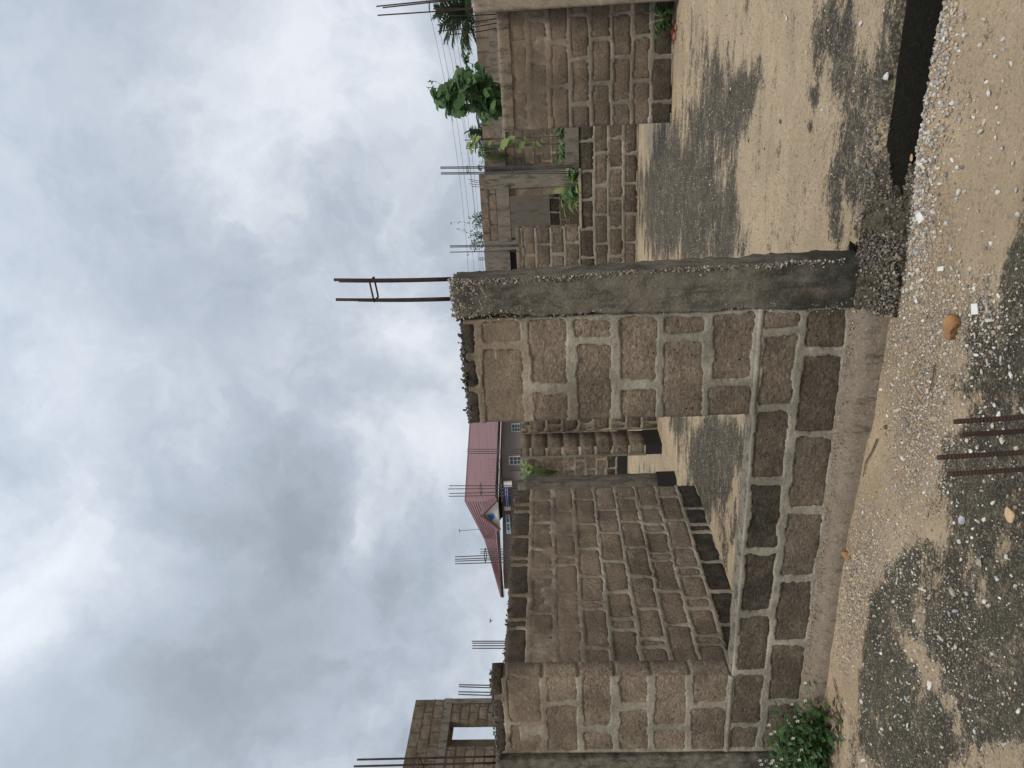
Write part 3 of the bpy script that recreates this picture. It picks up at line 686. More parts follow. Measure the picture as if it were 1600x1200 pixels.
# --- the long side wall of the room behind, receding to the right of the gap
random.seed(21)
SX = -4.76
side_w = Wall('block_wall', 'long receding side wall of pillowy brown blocks seen through the window gap', (SX, 0, 0), (0, 1, 0), (1, 0, 0), .15, M_BLOCKR, M_MORTS)
rows = bond(4.10, 7.72, -1.60, 9, .2385, L=.47, off=.10, jit=.03, filler=.22, last=.20)
rows[0] = (rows[0][0], rows[0][1], [j for j in rows[0][2]])
side_w.panel(rows, 4.10, 7.72, -1.60, rows[-1][1]-.006, res=.014, bres=.03, tone=lambda ri, s_, z: (.93 if ri == 0 and s_ > 4.9 else (.75 if ri == 8 else random.uniform(0, .12) + (.15 if ri == 7 else 0))), seed=9, cover=-.32, jw=.019, jn=.010)
k = 700; cr = np.stack([rg.uniform(SX-.14, SX, k), rg.uniform(4.1, 7.7, k), rg.normal(.504, .009, k)], 1)
V, F, C = scatter(cr, rg.uniform(.012, .04, k), PAL[6][None]*rg.uniform(.25, .8, (k, 1))*np.array([1, .92, .8]), SV0, rg, .8)
part('crumbled_top', mesh_np('crumbled_top', V, F, M_STONE, {'col': C}, False), side_w.root, kind='stuff')

# --- pillar beyond the side wall
pil = thing('concrete_pillar', 'narrow dark concrete pillar standing just past the end of the receding side wall', 'pillar', (-5.52, 9.0, ZS))
part('shaft', column_mesh(-5.60, -5.435, -5.60, -5.44, 8.95, 9.15, -1.60, .46, M_COL, st=.03, amp=.006, seed=31), pil)
m = MB(); m.box((-5.61, 8.935, -1.60), (-5.425, 9.17, -1.33)); m.build('damp_band', M_DARK, pil)

# --- middle cross wall behind the gap
random.seed(31)
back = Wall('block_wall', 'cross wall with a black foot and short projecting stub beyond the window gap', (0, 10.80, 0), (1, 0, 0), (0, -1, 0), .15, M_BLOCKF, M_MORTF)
rows = bond(-5.62, -3.0, -1.60, 9, .25, L=.45, off=-.1, jit=.02, last=.16)
back.panel(rows, -5.62, -3.0, -1.60, rows[-1][1]-.006, res=.03, bres=.07, open_l=False, open_r=True, tone=lambda ri, x, z: random.uniform(.05, .5) if ri else .35, seed=12)
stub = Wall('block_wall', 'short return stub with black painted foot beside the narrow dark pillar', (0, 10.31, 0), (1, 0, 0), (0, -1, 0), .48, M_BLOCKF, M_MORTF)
stub.panel(bond(-5.775, -5.63, -1.60, 9, .25, L=3, off=1, last=.16), -5.775, -5.63, -1.36, .56, res=.03, bres=.07, tone=lambda ri, x, z: .12+random.random()*.2, seed=13)
m = MB(); m.box((-5.785, 10.295, -1.60), (-5.622, 10.79, -1.335)); m.build('painted_foot', M_DARK, stub.root)
# the stub's long flank has its own joints
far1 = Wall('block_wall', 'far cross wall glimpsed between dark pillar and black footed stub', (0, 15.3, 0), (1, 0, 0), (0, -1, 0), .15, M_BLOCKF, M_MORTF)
rows = bond(-10.6, -7.0, -1.35, 9, .24, L=.45, off=.1, jit=.03, last=.14)
far1.panel(rows, -10.6, -7.0, -1.36, rows[-1][1]-.006, res=.04, bres=.10, tone=lambda ri, x, z: random.uniform(0, .45) if ri else .95, seed=15)
m = MB(); m.box((-10.6, 15.28, -1.6), (-7.0, 15.44, -1.362)); m.build('painted_foot', M_DARK, far1.root)

# --- right hand room: near wall
random.seed(41)
RY = 10.25
right = Wall('block_wall', 'tall block wall with pale cement cap below the big leafy shrub', (0, RY, 0), (1, 0, 0), (0, -1, 0), .15, M_BLOCKR, M_MORTS)
ev = [atY(1000, y, RY)[0] for y in (160, 88, 18)]; od = [atY(1000, y, RY)[0] for y in (128, 57)]
zr = [atY(x, 120, RY)[2] for x in (1052, 1018, 988, 956, 923, 891, 859, 827, 800, 782)]
rows = [(zr[i], zr[i+1], sorted([v+random.uniform(-.02, .02) for v in (ev if i % 2 == 0 else od)])) for i in range(9)]
right.panel(rows, -.995, .50, zr[0], zr[-1]-.02, res=.02, bres=.05, open_l=True, open_r=False, jw=.026, tone=lambda ri, x, z: (.72 if ri == 0 else .55 if ri == 1 and x > .1 else random.uniform(.0, .22) if ri < 5 else .12), seed=17, cover=-.22)
lump_strip('cement_cap', M_CAP, right.root, -1.0, .52, [(RY-.02, zr[-1]-.14), (RY-.03, zr[-1]-.02), (RY-.02, zr[-1]+.005), (RY+.16, zr[-1]+.005), (RY+.17, zr[-1]-.05)], st=.03, amp=.012, seed=23)

rc = thing('concrete_column', 'tall pale concrete column at the right edge with long steel bars', 'column', (.5, 9.95, ZS))
rcx = atZ(1060, 3, ZS)[0]+.02
rcs = part('shaft', column_mesh(rcx, rcx+.30, rcx, rcx+.30, 9.92, 10.20, -1.60, .80, M_PALE, st=.03, amp=.006, edge=.012, seed=41), rc)
for (tx, ty, bx, by, yy) in ((588, 10, 745, -6, 9.98), (598, 12, 745, -4, 10.1), (590, 24, 800, 10, 9.98), (677, 14, 800, 12, 10.12)):
    bar(rcs, atY(bx, by, yy), atY(tx, ty, yy), .008)
m = MB(); q = [atY(671, 2, 9.97), atY(671, 18, 9.97), atY(671, 18, 10.13), atY(671, 2, 10.13), atY(671, 2, 9.97)]
m.tube(q, .006, 6); m.build('stirrup', M_STEEL, rcs)
# starter bars of the right wall
sb = thing('starter_bars', 'cluster of four crooked steel bars rising from the capped right wall', 'steel bars', (.1, RY+.07, .5))
for (tx, ty, bx, by, yy) in ((683, 39, 776, 29, RY+.05), (684, 49, 776, 36, RY+.10), (676, 24, 776, 22, RY+.12), (705, 54, 776, 44, RY+.06)):
    bar(sb, atY(bx, by, yy), atY(tx, ty, yy), .0065, bend=.01)

# --- low wall with pier in the right hand distance
random.seed(51)
LY = 13.85
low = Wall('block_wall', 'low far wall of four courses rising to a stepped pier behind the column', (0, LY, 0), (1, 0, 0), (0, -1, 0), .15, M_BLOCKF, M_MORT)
zl = [atY(x, 310, LY)[2] for x in (997, 974.5, 951.5, 929, 906)]
e0 = [atY(950, y, LY)[0] for y in (430, 381, 335, 290, 240)]; o0 = [atY(920, y, LY)[0] for y in (402, 359, 313, 266, 218)]
rows = [(zl[i], zl[i+1], sorted([v+random.uniform(-.02, .02) for v in (e0 if i % 2 == 0 else o0)])) for i in range(4)]
xl0 = atY(950, 440, LY)[0]; xl1 = atY(950, 150, LY)[0]
low.panel(rows, xl0, xl1, zl[0], zl[4]-.004, res=.025, bres=.06, open_l=False, open_r=False, jw=.026, tone=lambda ri, x, z: (.35, .1, .15, .62)[ri]+random.uniform(-.08, .1), seed=19)
zp = [zl[4]]+[atY(x, 380, LY)[2] for x in (883, 861, 838, 816, 806)]
pe = [atY(850, y, LY)[0] for y in (382,)]; po = [atY(850, y, LY)[0] for y in (398, )]
rows = [(zp[i], zp[i+1], pe if i % 2 == 0 else po) for i in range(5)]
low.panel(rows, xl0, atY(850, 355, LY)[0], zp[0]-.002, zp[-1]-.004, res=.025, bres=.06, open_l=False, open_r=True, jw=.028, tone=lambda ri, x, z: random.uniform(.05, .25), seed=20, min_w=.05)
# rough concrete lump at the right end of the low wall and pale ledge
p0 = atY(888, 262, LY); p1 = atY(905, 200, LY)
m = MB(); m.box((p0[0], LY-.02, zl[4]+.002), (p0[0]+.95, LY+.15, zl[4]+.24)); m.build('concrete_ledge', M_CONC, low.root)
lump_strip('screed', M_PALE, low.root, atY(900, 356, LY)[0], p0[0]-.02, [(LY-.02, zl[4]-.03), (LY-.02, zl[4]+.012), (LY+.16, zl[4]+.012), (LY+.17, zl[4]-.03)], st=.04, amp=.010, seed=29)

# --- bar clusters over the walls
def cluster(label, Y, tips, foot_px, z_foot=None, r=.007, st=None, mat=None, with_col=True, cat='steel bars'):
    """tips: (px,py,foot_py); bars rise from a short concrete column stub hidden behind the wall"""
    P0 = atY(foot_px, tips[0][2], Y); P1 = atY(foot_px, tips[-1][2], Y)
    cx = (P0[0]+P1[0])/2
    t_ = thing('starter_bars', label, cat, (cx, Y, ZS), group='steel starter bars rising above the walls')
    for i, (tx, ty, fy) in enumerate(tips):
        yy = Y+(.07 if i % 2 else -.07)
        bar(t_, atY(foot_px, fy, yy), atY(tx, ty, yy), r, mat=mat or M_STEELG)
    if with_col:
        w_ = abs(P0[0]-P1[0])/2+.05; zt = float(P0[2])+.03
        m = MB(); m.box((cx-w_, Y-.11, -1.62), (cx+w_, Y+.11, zt)); m.build('concrete_column', M_CONC, t_)
    if st:
        for (sx, y0_, y1_) in st:
            a = atY(sx, y0_, Y-.08); b_ = atY(sx, y1_, Y-.08); c = (a+b_)/2
            stirrup(t_, (c[0], Y, c[2]), abs(a[0]-b_[0])/2, .08, .006, .01, mat or M_STEELG)
    return t_
cluster('four bars just above the left pier of the near wall', 6.6, [(717, 1070, 1071), (717, 1073, 1075), (716, 1081, 1082), (716, 1085, 1087)], 776)
cluster('four short bars between the left pier and the flying bird', 7.3, [(737, 1002, 1002), (738, 1005, 1005), (738, 1009, 1009), (738, 1013, 1013)], 800)
cluster('four tied bars in front of the left end of the red roof', 8.9, [(711, 870, 866), (711, 874, 870), (711, 877, 873), (711, 881, 878)], 810, st=[(758, 867, 879)])
cluster('three thin bars beside the tied bundle on the red roof', 11.5, [(751, 858, 858), (751, 862, 862), (750, 864.5, 864.5)], 815, r=.007)
cluster('four tied bars in front of the red gable and ridge', 10.7, [(702, 759, 759), (700, 764, 763), (702, 771, 769), (701, 775.5, 774)], 812, st=[(751, 763, 774)])
cluster('three thin bars before the plain end of the red roof', 12.2, [(730, 702, 702), (730, 705.5, 705.5), (731, 708.5, 708.5)], 815, r=.007)
cluster('three short rusty bars below the house window', 15.7, [(788, 730, 730), (789, 733, 733), (792, 735, 735)], 830, r=.008, mat=M_STEEL)
cluster('two tall tied bars standing at the step in the low wall', LY-.2, [(688, 261, 259), (688, 263, 262), (689, 270, 268), (689, 272, 271)], 895, r=.009, st=[(730, 261, 271), (800, 261, 271)], with_col=False)
cluster('two bars wound with a yellow vine near the low wall', LY+.3, [(726, 219, 212), (728, 229, 222), (728, 232, 224)], 893, r=.009, with_col=False)
cluster('pair of tied bars on the stepped pier top', LY+.05, [(703, 384, 383), (703, 386, 385), (703, 394, 392)], 808, r=.009, st=[(741, 384, 393)], with_col=False)
cluster('tiny bar ends on the grey lintel of the far building', 21.6, [(732, 280, 284), (734, 283, 287), (733, 287, 290), (737, 291, 293)], 757, r=.008, with_col=False)
cluster('tiny bar stubs beside the big column behind the stepped pier', 21.6, [(748, 403, 403), (748, 406, 406)], 762, r=.012, with_col=False)
# foreground bars rising out of the yard in front of the camera
FB = [(1491, 659, 1.90, 0), (1500, 681, 2.02, 1), (1465, 715, 1.86, 0), (1481, 741, 1.95, 0)]
FL = ['topmost of the four rusty bars rising from the yard', 'rusty bar with a bent tip rising from the yard', 'longest of the four rusty bars rising from the yard', 'lowest of the four rusty bars rising from the yard']
for i, (px, py, yy, bent) in enumerate(FB):
    tip = atY(px, py, yy); base = np.array([tip[0]+.03, tip[1]+.005, -1.90])
    t_ = thing('starter_bar', FL[i], 'steel bar', (base[0], base[1], ZG), group='rusty bars in the foreground')
    if bent:
        t2 = atY(px+12, py-3, yy); pts = [base, t2*1.0+np.array([0, 0, -.04]), t2, (t2*.4+tip*.6)+np.array([0, 0, .0015]), tip]
    else: pts = [base, tip*.6+base*.4, tip]
    m = MB(); m.tube(pts, .0068, 10)
    # rolled ribs
    d = Vector(tip-base); L = d.length; d.normalize()
    for k in range(int((.45)/.010)):
        if bent and k < 5: continue
        c = Vector([float(x) for x in tip]) - d*(.012+k*.010)
        m.tube([c-d*.0014, c+d*.0014], .0078, 8)
    m.build('steel_bar', M_STEEL, t_, smooth=True)

# ------------------------------------------------------------------ far unfinished building on the right
random.seed(61)
FY = 21.5
fb = Wall('unfinished_building', 'unfinished far building of grey blocks and lintels behind the low wall', (0, FY, 0), (1, 0, 0), (0, -1, 0), .20, M_BLOCKF, M_MORTF, cat='building')
def fx(py, px=820, Y=FY): return float(atY(px, py, Y)[0])
def fz(px, py=230, Y=FY): return float(atY(px, py, Y)[2])
def fbox(name, px0, px1, py0, py1, mat, y0=0.0, y1=.2):
    """concrete member covering photo rectangle px0..px1 (height) by py0..py1 (width) on the facade"""
    pm = (py0+py1)/2; m = MB()
    m.box((fx(py1), FY+y0, fz(px1, pm)), (fx(py0), FY+y1, fz(px0, pm))); return m.build(name, mat, fb.root)
ra = bond(fx(262), fx(150), fz(905), 9, .25, L=.45, off=.13, last=.25)
fb.panel(ra, fx(262), fx(150), fz(905), fz(905)+2.24, res=.03, bres=.2, jw=.014, jn=.008, mort_out=.003, open_l=False, open_r=False, open_top=False, tone=lambda ri, x, z: random.uniform(.1, .5) if x > fx(250) else .55, seed=61)
fbox('ring_beam', 766, 781, -70, 264, M_CONC, -.03, .22)
fbox('ring_beam_step', 781, 786, 72, 215, M_PALE, -.06, .2)
rt = [(fz(767.5, 97), fz(750, 150), [fx(y) for y in (236, 214, 192, 169, 147, 124, 101, 78, 55, 31, 8, -15)])]
fb.panel(rt, fx(262), fx(-60), rt[0][0], rt[0][1], res=.03, bres=.2, jw=.014, jn=.008, mort_out=.003, tone=lambda ri, x, z: random.uniform(.0, .15), seed=62)
fbox('gap_shade_strip', 757, 905, 257, 272, M_COL, -.05, .25)  # dark strip painted in for the shade of a deep gap
FN = FY-.5
def nbox(name, px0, px1, py0, py1, mat, y0=0.0, y1=.25):
    pm = (py0+py1)/2; m = MB(); Yf = FN
    a = atY(px1, py1, Yf); b_ = atY(px0, py0, Yf); c0 = atY(px1, pm, Yf)[2]; c1 = atY(px0, pm, Yf)[2]
    m.box((a[0], Yf+y0, c0), (b_[0], Yf+y1, c1)); return m.build(name, mat, fb.root)
nbox('pale_column', 756, 905, 272, 289, M_CONC, -.02, .3)
nbox('jamb', 793, 905, 289, 302, M_BLOCKF, .06, .3)
nbox('lintel', 777, 797, 289, 377, M_CONC, -.05, .3)
nbox('end_column', 757, 905, 377, 385, M_CONC, -.02, .3)
fb2 = Wall('x', 'x', 'building', (0, FN, 0), (1, 0, 0), (0, -1, 0), .2, M_BLOCKF, M_MORTF) if False else fb
O_keep = fb.O.copy(); fb.O = np.array([0, FN, 0.0])
za, zb_, zc = [float(atY(x, 330, FN)[2]) for x in (776.5, 764, 752)]
xa, xb = float(atY(765, 377, FN)[0]), float(atY(765, 273, FN)[0])
jr = lambda ys: sorted(float(atY(765, y, FN)[0]) for y in ys)
fb.panel([(za, zb_, jr((352, 328, 304))), (zb_, zc, jr((364, 341, 318, 296)))], xa, float(atY(765, 289, FN)[0]), za, zc-.01, res=.03, bres=.2, jw=.014, jn=.008, mort_out=.003, tone=lambda ri, x, z: random.uniform(.0, .15), seed=63)
fb.panel([(zb_, zc, [])], float(atY(765, 289, FN)[0])+.004, xb, zb_, zc-.01, res=.03, bres=.2, jw=.014, jn=.008, mort_out=.003, tone=lambda ri, x, z: .1, seed=66)
fb.O = np.array([0, FN+1.6, 0.0]); YI = FN+1.6
zi = [float(atY(x, 330, YI)[2]) for x in (905, 890, 875, 859)]
xi0, xi1 = float(atY(850, 386, YI)[0]), float(atY(850, 296, YI)[0])
fb.panel([(zi[0], zi[1], []), (zi[1], zi[2], [float(atY(850, 345, YI)[0])]), (zi[2], zi[3], [float(atY(850, y, YI)[0]) for y in (333, 310)])], xi0, xi1, zi[0], zi[3], res=.03, bres=.2, jw=.014, jn=.008, mort_out=.003, tone=lambda ri, x, z: .95 if ri == 2 else .3, seed=64)
fb.O = O_keep
m = MB(); m.box((xi0, YI-.01, zi[3]+.003), (xi1, YI+.2, zi[3]+1.5)); m.build('render_panel', M_PLASTER, fb.root)
for (a_, b_, c_, d_, mt, nm) in ((757, 796, 397, 470, M_CONC, 'wall_panel'), (808, 905, 397, 470, M_CONC, 'wall_panel')):
    nbox(nm, a_, b_, c_, d_, mt, .5, .7)
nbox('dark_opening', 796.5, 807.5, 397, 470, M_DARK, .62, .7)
nbox('wall_panel', 772, 905, 385.5, 397, M_COL, .55, .7)
m = MB(); m.box((fx(262), FY+.3, -1.6), (fx(-60), FY+4, fz(905)-.05)); m.build('floor', M_CONC, fb.root)

# ------------------------------------------------------------------ upper storey ruin on the left
random.seed(71)
LX = -16.5
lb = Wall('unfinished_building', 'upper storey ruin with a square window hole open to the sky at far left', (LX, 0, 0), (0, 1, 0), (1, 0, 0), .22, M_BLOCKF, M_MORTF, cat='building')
def ly(py, px=700): return float(atX(px, py, LX)[1])
def lz(px, py=1140): return float(atX(px, py, LX)[2])
yE = ly(1093, 650); yW = 12.2
zb0, zb1 = lz(701), lz(688)
hh = (4.17-zb1)/3
lb.panel(bond(yW, yE, zb1+.003, 3, hh, L=.45, off=.1), yW, yE, zb1+.003, 4.165, res=.03, bres=.2, jw=.010, jn=.006, mort_out=.002, tone=lambda ri, x, z: random.uniform(.0, .35), seed=71)
m = MB(); m.box((LX-.24, yW, zb0), (LX+.02, yE+.01, zb1)); m.build('ring_beam', M_CONC, lb.root)
m = MB(); m.box((LX-.235, yE-.16, -1.6), (LX+.015, yE+.005, zb0-.002)); m.build('end_column', M_CONC, lb.root)
wy0, wy1 = ly(1166, 735), ly(1127, 735)
nrow = 6; zlo = zb0-.25*nrow
lb.panel(bond(wy1, yE-.165, zlo, nrow, .25, L=.45, off=.3), wy1, yE-.165, zlo, zb0-.003, res=.03, bres=.2, jw=.010, jn=.006, mort_out=.002, open_r=False, tone=lambda ri, x, z: random.uniform(.0, .2), seed=72)
lb.panel(bond(yW, wy0, zlo, nrow, .25, L=.45, off=.2), yW, wy0, zlo, zb0-.003, res=.03, bres=.2, jw=.010, jn=.006, mort_out=.002, open_l=False, tone=lambda ri, x, z: random.uniform(.0, .25), seed=73)
m = MB(); m.box((LX-.22, yW, -1.6), (LX-.002, yE-.165, zlo-.003)); m.build('lower_wall', M_BLOCKF, lb.root)
# inner leaf seen through the window hole
m = MB(); m.box((LX-.62, wy0-.2, zlo), (LX-.42, ly(1151, 735)+.28, zb0+.2)); m.build('inner_jamb', M_BLOCKF, lb.root)
m = MB(); m.box((LX-.62, ly(1151, 735)+.285, lz(709)+.12), (LX-.42, wy1+.9, zb0+.2)); m.build('inner_lintel', M_CONC, lb.root)
m = MB(); m.box((LX-3, yW, zb0-2.9), (LX-.225, yE, zb0-2.7)); m.build('floor', M_CONC, lb.root)

# ------------------------------------------------------------------ house with the red roof
M_ROOF = simple('red_sheet_roof', (.185, .105, .108), .75, .12, .6)
M_ROOFD = simple('red_roof_trim', (.15, .075, .072), .7, .1, 1)
M_HWALL = simple('house_render', (.22, .19, .18), .9, .15, .7)
M_FASC = simple('dark_fascia', (.035, .025, .03), .7, .2, 1)
M_WHITE = simple('white_paint', (.72, .72, .70), .6, .06, 2)
M_BLUE = simple('blue_paint', (.03, .06, .30), .5, .15, 2)
M_BLUEL = simple('bright_blue_paint', (.03, .17, .52), .5, .1, 2)
M_GLASS = simple('window_glass', (.05, .07, .09), .15, .3, 1)
house = thing('house', 'far house with a dusty red sheet roof and small white gable', 'house', (atY(800, 780, 50)[0], 52, -2.2))
HY = 50.0
def hp(px, py, dy=0.0): return atY(px, py, HY+dy)
def plane(name, P, mat, parent=house):
    m = MB(); P = [np.array(p, float) for p in P]; n = len(P); dn = np.array([0, .05, -.08])
    if n == 3: F = [(0, 1, 2), (5, 4, 3)]
    else: F = [(0, 1, 2, 3), (7, 6, 5, 4)]
    for i in range(n): F.append((i, (i+1) % n, (i+1) % n+n, i+n)[::-1])
    m.add(P+[p+dn for p in P], F); return m.build(name, mat, parent)
ridge = hp(727, 783, 6); knee = hp(757.5, 842, 3.2); tipL = hp(783, 933, 0)
A0, A1 = hp(779, 640, 0), hp(773, 783, 0); R0_ = hp(736, 640, 6)
sA = plane('roof', [A0, A1, ridge, R0_], M_ROOF)
sB = plane('roof', [A1, hp(776.5, 842, 0), knee, ridge], M_ROOF)
sC = plane('roof', [hp(776.5, 842.2, 0), hp(783.5, 933, 0), hp(783, 932.8, .15), knee], M_ROOF)
back_ = [ridge+np.array([0, 7, -3]), knee+np.array([0, 5, -2]), R0_+np.array([0, 7, -3])]
plane('roof', [ridge, knee, back_[1], back_[0]], M_ROOF); plane('roof', [R0_, ridge, back_[0], back_[2]], M_ROOF)
def ribs(q00, q01, q10, q11, n, parent, w=.035):
    """standing seams from edge q00-q01 to edge q10-q11"""
    m = MB()
    for i in range(1, n):
        t_ = i/n; a = q00*(1-t_)+q01*t_; b_ = q10*(1-t_)+q11*t_
        m.tube([a+np.array([0, -.02, .015]), b_+np.array([0, -.02, .015])], w, 4)
    return m.build('standing_seams', M_ROOFD, parent)
ribs(ridge, A1, knee, hp(776.5, 842, 0), 11, sB); ribs(knee, hp(776.5, 842, 0), hp(782.6, 930, .15), hp(783.4, 930, 0), 9, sC, .028)
ribs(ridge, hp(731.5, 712, 6), A1, hp(776, 712, 0), 14, sA, .012)
def cap(a, b_, r=.07): m = MB(); m.tube([a, b_], r, 6); return m.build('ridge_cap', M_ROOF, house)
cap(ridge, R0_); cap(ridge, knee); cap(knee, tipL, .05)
# small gable
ga, gb, gc = hp(754, 805, -1.8), hp(776.5, 784.5, -1.8), hp(780, 823.5, -1.8)
g_ = plane('gable', [gb, gc, ga], M_WHITE)
q = hp(768, 808, -1.86); m = MB()
dz = .16
m.add([hp(761, 805, -1.86), hp(770, 802.5, -1.86), hp(773, 808, -1.86), hp(768, 813.5, -1.86), hp(761, 805, -1.84), hp(770, 802.5, -1.84), hp(773, 808, -1.84), hp(768, 813.5, -1.84)], [(0, 1, 2, 3), (4, 7, 6, 5), (0, 4, 5, 1), (1, 5, 6, 2), (2, 6, 7, 3), (3, 7, 4, 0)])
m.build('blue_diamond', M_BLUEL, g_)
vr = hp(752, 786, 3.0)
s1 = plane('gable_roof', [hp(752, 805.5, -2.1), vr, hp(773, 777, -.2), hp(776, 781, -2.1)], M_ROOF)
s2 = plane('gable_roof', [hp(752, 805.5, -2.1), hp(781, 827, -2.1), hp(777, 830, -.2), vr], M_ROOF)
for a, b_ in ((hp(752.5, 805.5, -2.15), hp(776.5, 781.5, -2.15)), (hp(752.5, 805.5, -2.15), hp(781, 827.5, -2.15))):
    m = MB(); m.tube([a, b_], .10, 4); m.build('barge_board', M_ROOFD, house)
ribs(vr, hp(773, 777, -.2), hp(752, 805.5, -2.1), hp(776, 781, -2.1), 7, s1, .02)
# fascia, gutter and walls
for (xa_, ya_, xb_, yb_) in ((779.6, 640, 774.5, 783), (777.5, 826, 784.5, 933)):
    m = MB(); m.tube([hp(xa_+1.2, ya_, .1), hp(xb_+1.2, yb_, .1)], .10, 4); m.build('fascia', M_FASC, house)
    m = MB(); m.tube([hp(xa_+4, ya_, -.05), hp(xb_+4, yb_, -.05)], .03, 4); m.build('gutter', M_WHITE, house)
hx0 = float(hp(790, 930)[0]); hx1 = float(hp(790, 640)[0]); zt = float(hp(776, 783)[2])
m = MB()
zz = lambda px, py: float(hp(px, py)[2])
m.hexa([(hx0, HY+.8, -2.2), (hx1, HY+.8, -2.2), (hx1, HY+10, -2.2), (hx0, HY+10, -2.2), (hx0, HY+.8, zz(786, 930)), (hx1, HY+.8, zz(782, 640)), (hx1, HY+10, zz(782, 640)), (hx0, HY+10, zz(786, 930))])
m.build('wall', M_HWALL, house)
for (px, py, hw, hl) in ((805, 719, 6, 10), (806, 668, 6, 7)):
    m = MB(); a = hp(px+hl, py+hw, .74); b_ = hp(px-hl, py-hw, .74); m.box((a[0], HY+.70, a[2]), (b_[0], HY+.79, b_[2])); fr = m.build('window', M_WHITE, house)
    W_ = (b_[0]-a[0]); H_ = (b_[2]-a[2])
    for i in range(2):
        for j in range(3):
            m = MB(); x0_ = a[0]+W_*(.08+.46*i); z0_ = a[2]+H_*(.06+.31*j)
            m.box((x0_, HY+.66, z0_), (x0_+W_*.38, HY+.695, z0_+H_*.25)); m.build('pane', M_GLASS, fr)
for (p0_, p1_, q0_, q1_, mt, nm) in ((787, 797, 761, 791, M_BLUE, 'blue_panel'), (788, 798, 791.5, 797, M_WHITE, 'white_panel'), (787, 800, 753, 760, M_WHITE, 'white_panel'), (790, 798, 805, 833, M_WHITE, 'painted_board')):
    a = hp(p1_, q1_, .3); b_ = hp(p0_, q0_, .3); m = MB(); m.box((a[0], HY+.25, a[2]), (b_[0], HY+.45, b_[2])); w_ = m.build(nm, mt, house)
    if nm == 'blue_panel':
        for k in (.3, .62):
            m = MB(); zq = a[2]+(b_[2]-a[2])*k; m.box((a[0], HY+.22, zq), (b_[0], HY+.248, zq+.035)); m.build('pale_stripe', M_WHITE, w_)
    if nm == 'painted_board':
        for i in range(8):
            if i == 4: continue
            m = MB(); xq = a[0]+(b_[0]-a[0])*(.05+.12*i); m.box((xq, HY+.22, a[2]+.06), (xq+(b_[0]-a[0])*(.07+.03*(i % 2)), HY+.248, b_[2]-.05)); m.build('blue_mark', M_BLUEL, w_)
an = thing('tv_antenna', 'thin television antenna mast behind the left slope of the red roof', 'antenna', atY(746, 827, 55))
m = MB(); m.tube([atY(760, 826, 55), atY(718, 829.5, 55)], .022, 5); m.build('mast', M_STEELG, an)
m = MB(); m.tube([atY(717.5, 826.5, 55), atY(718, 832, 55)], .03, 5); m.build('crossbar', M_STEELG, an)

# ------------------------------------------------------------------ overhead wires, bird
CAB = [[(664, -12), (672, 22), (707, 176), (729, 366), (734, 470)], [(678, -12), (688, 59), (716, 183), (740, 403), (744, 470)], [(684, -12), (697, 51), (725, 190), (743, 330), (752, 470)],
       [(693, -12), (705, 51), (729, 205), (749, 385), (756, 470)], [(703, -12), (712, 45), (736, 215), (752, 385), (759, 470)]]
CL = ['highest overhead wire crossing the sky above the big shrub', 'second overhead wire from the top above the far building', 'middle overhead wire of the five above the far building', 'second lowest overhead wire above the far building', 'lowest overhead wire just above the far building roofline']
M_CABLE = simple('cable', (.17, .18, .20), .6, .1, 1)
for k, pts in enumerate(CAB):
    YC = 40.0
    P = np.array([atY(px, py, YC) for px, py in pts])
    m = MB(); mm = []
    for i in range(len(P)-1):
        for j in range(4): mm.append(P[i]+(P[i+1]-P[i])*j/4)
    # smooth the polyline and let it run on beyond the frame
    mm = np.array(mm); 
    for _ in range(6): mm[1:-1] = (mm[:-2]+2*mm[1:-1]+mm[2:])/4
    mm = np.concatenate([[mm[0]+(mm[0]-mm[2])*8], mm, [mm[-1]+(mm[-1]-mm[-3])*8]])
    m.tube(mm, .009, 5); o = m.build('overhead_wire', M_CABLE); o['label'] = CL[k]; o['category'] = 'wire'; o['group'] = 'overhead wires'
bd = atY(767, 970, 30); bird = thing('bird', 'small dark bird gliding in the sky left of the red roof', 'bird', bd)
m = MB(); bx, by, bz = [float(x) for x in bd]
prof = [(-.11, .004), (-.07, .016), (0, .024), (.06, .02), (.095, .012), (.12, .002)]
V = []; F = []
for i, (t_, r_) in enumerate(prof):
    for k in range(6): V.append((bx+t_*.35+0, by+r_*math.cos(k*math.pi/3), bz-t_*.9+r_*math.sin(k*math.pi/3)))
for i in range(5):
    for k in range(6): F.append((i*6+k, i*6+(k+1) % 6, (i+1)*6+(k+1) % 6, (i+1)*6+k))
m.add(V, F); m.build('body', M_FASC, bird)
for sgn in (-1, 1):
    m = MB(); w0 = Vector((bx, by, bz)); e1 = w0+Vector((sgn*.09, 0, .03)); e2 = w0+Vector((sgn*.17, .02, .11 if sgn < 0 else -.02))
    m.add([w0+Vector((0, 0, .03)), w0+Vector((0, 0, -.03)), e1+Vector((0, 0, -.015)), e1+Vector((0, 0, .03)), e2], [(0, 1, 2, 3)]); m.add([e1+Vector((0, 0, .03)), e1+Vector((0, 0, -.015)), e2], [(0, 1, 2)])
    m.build('wing', M_FASC, bird)

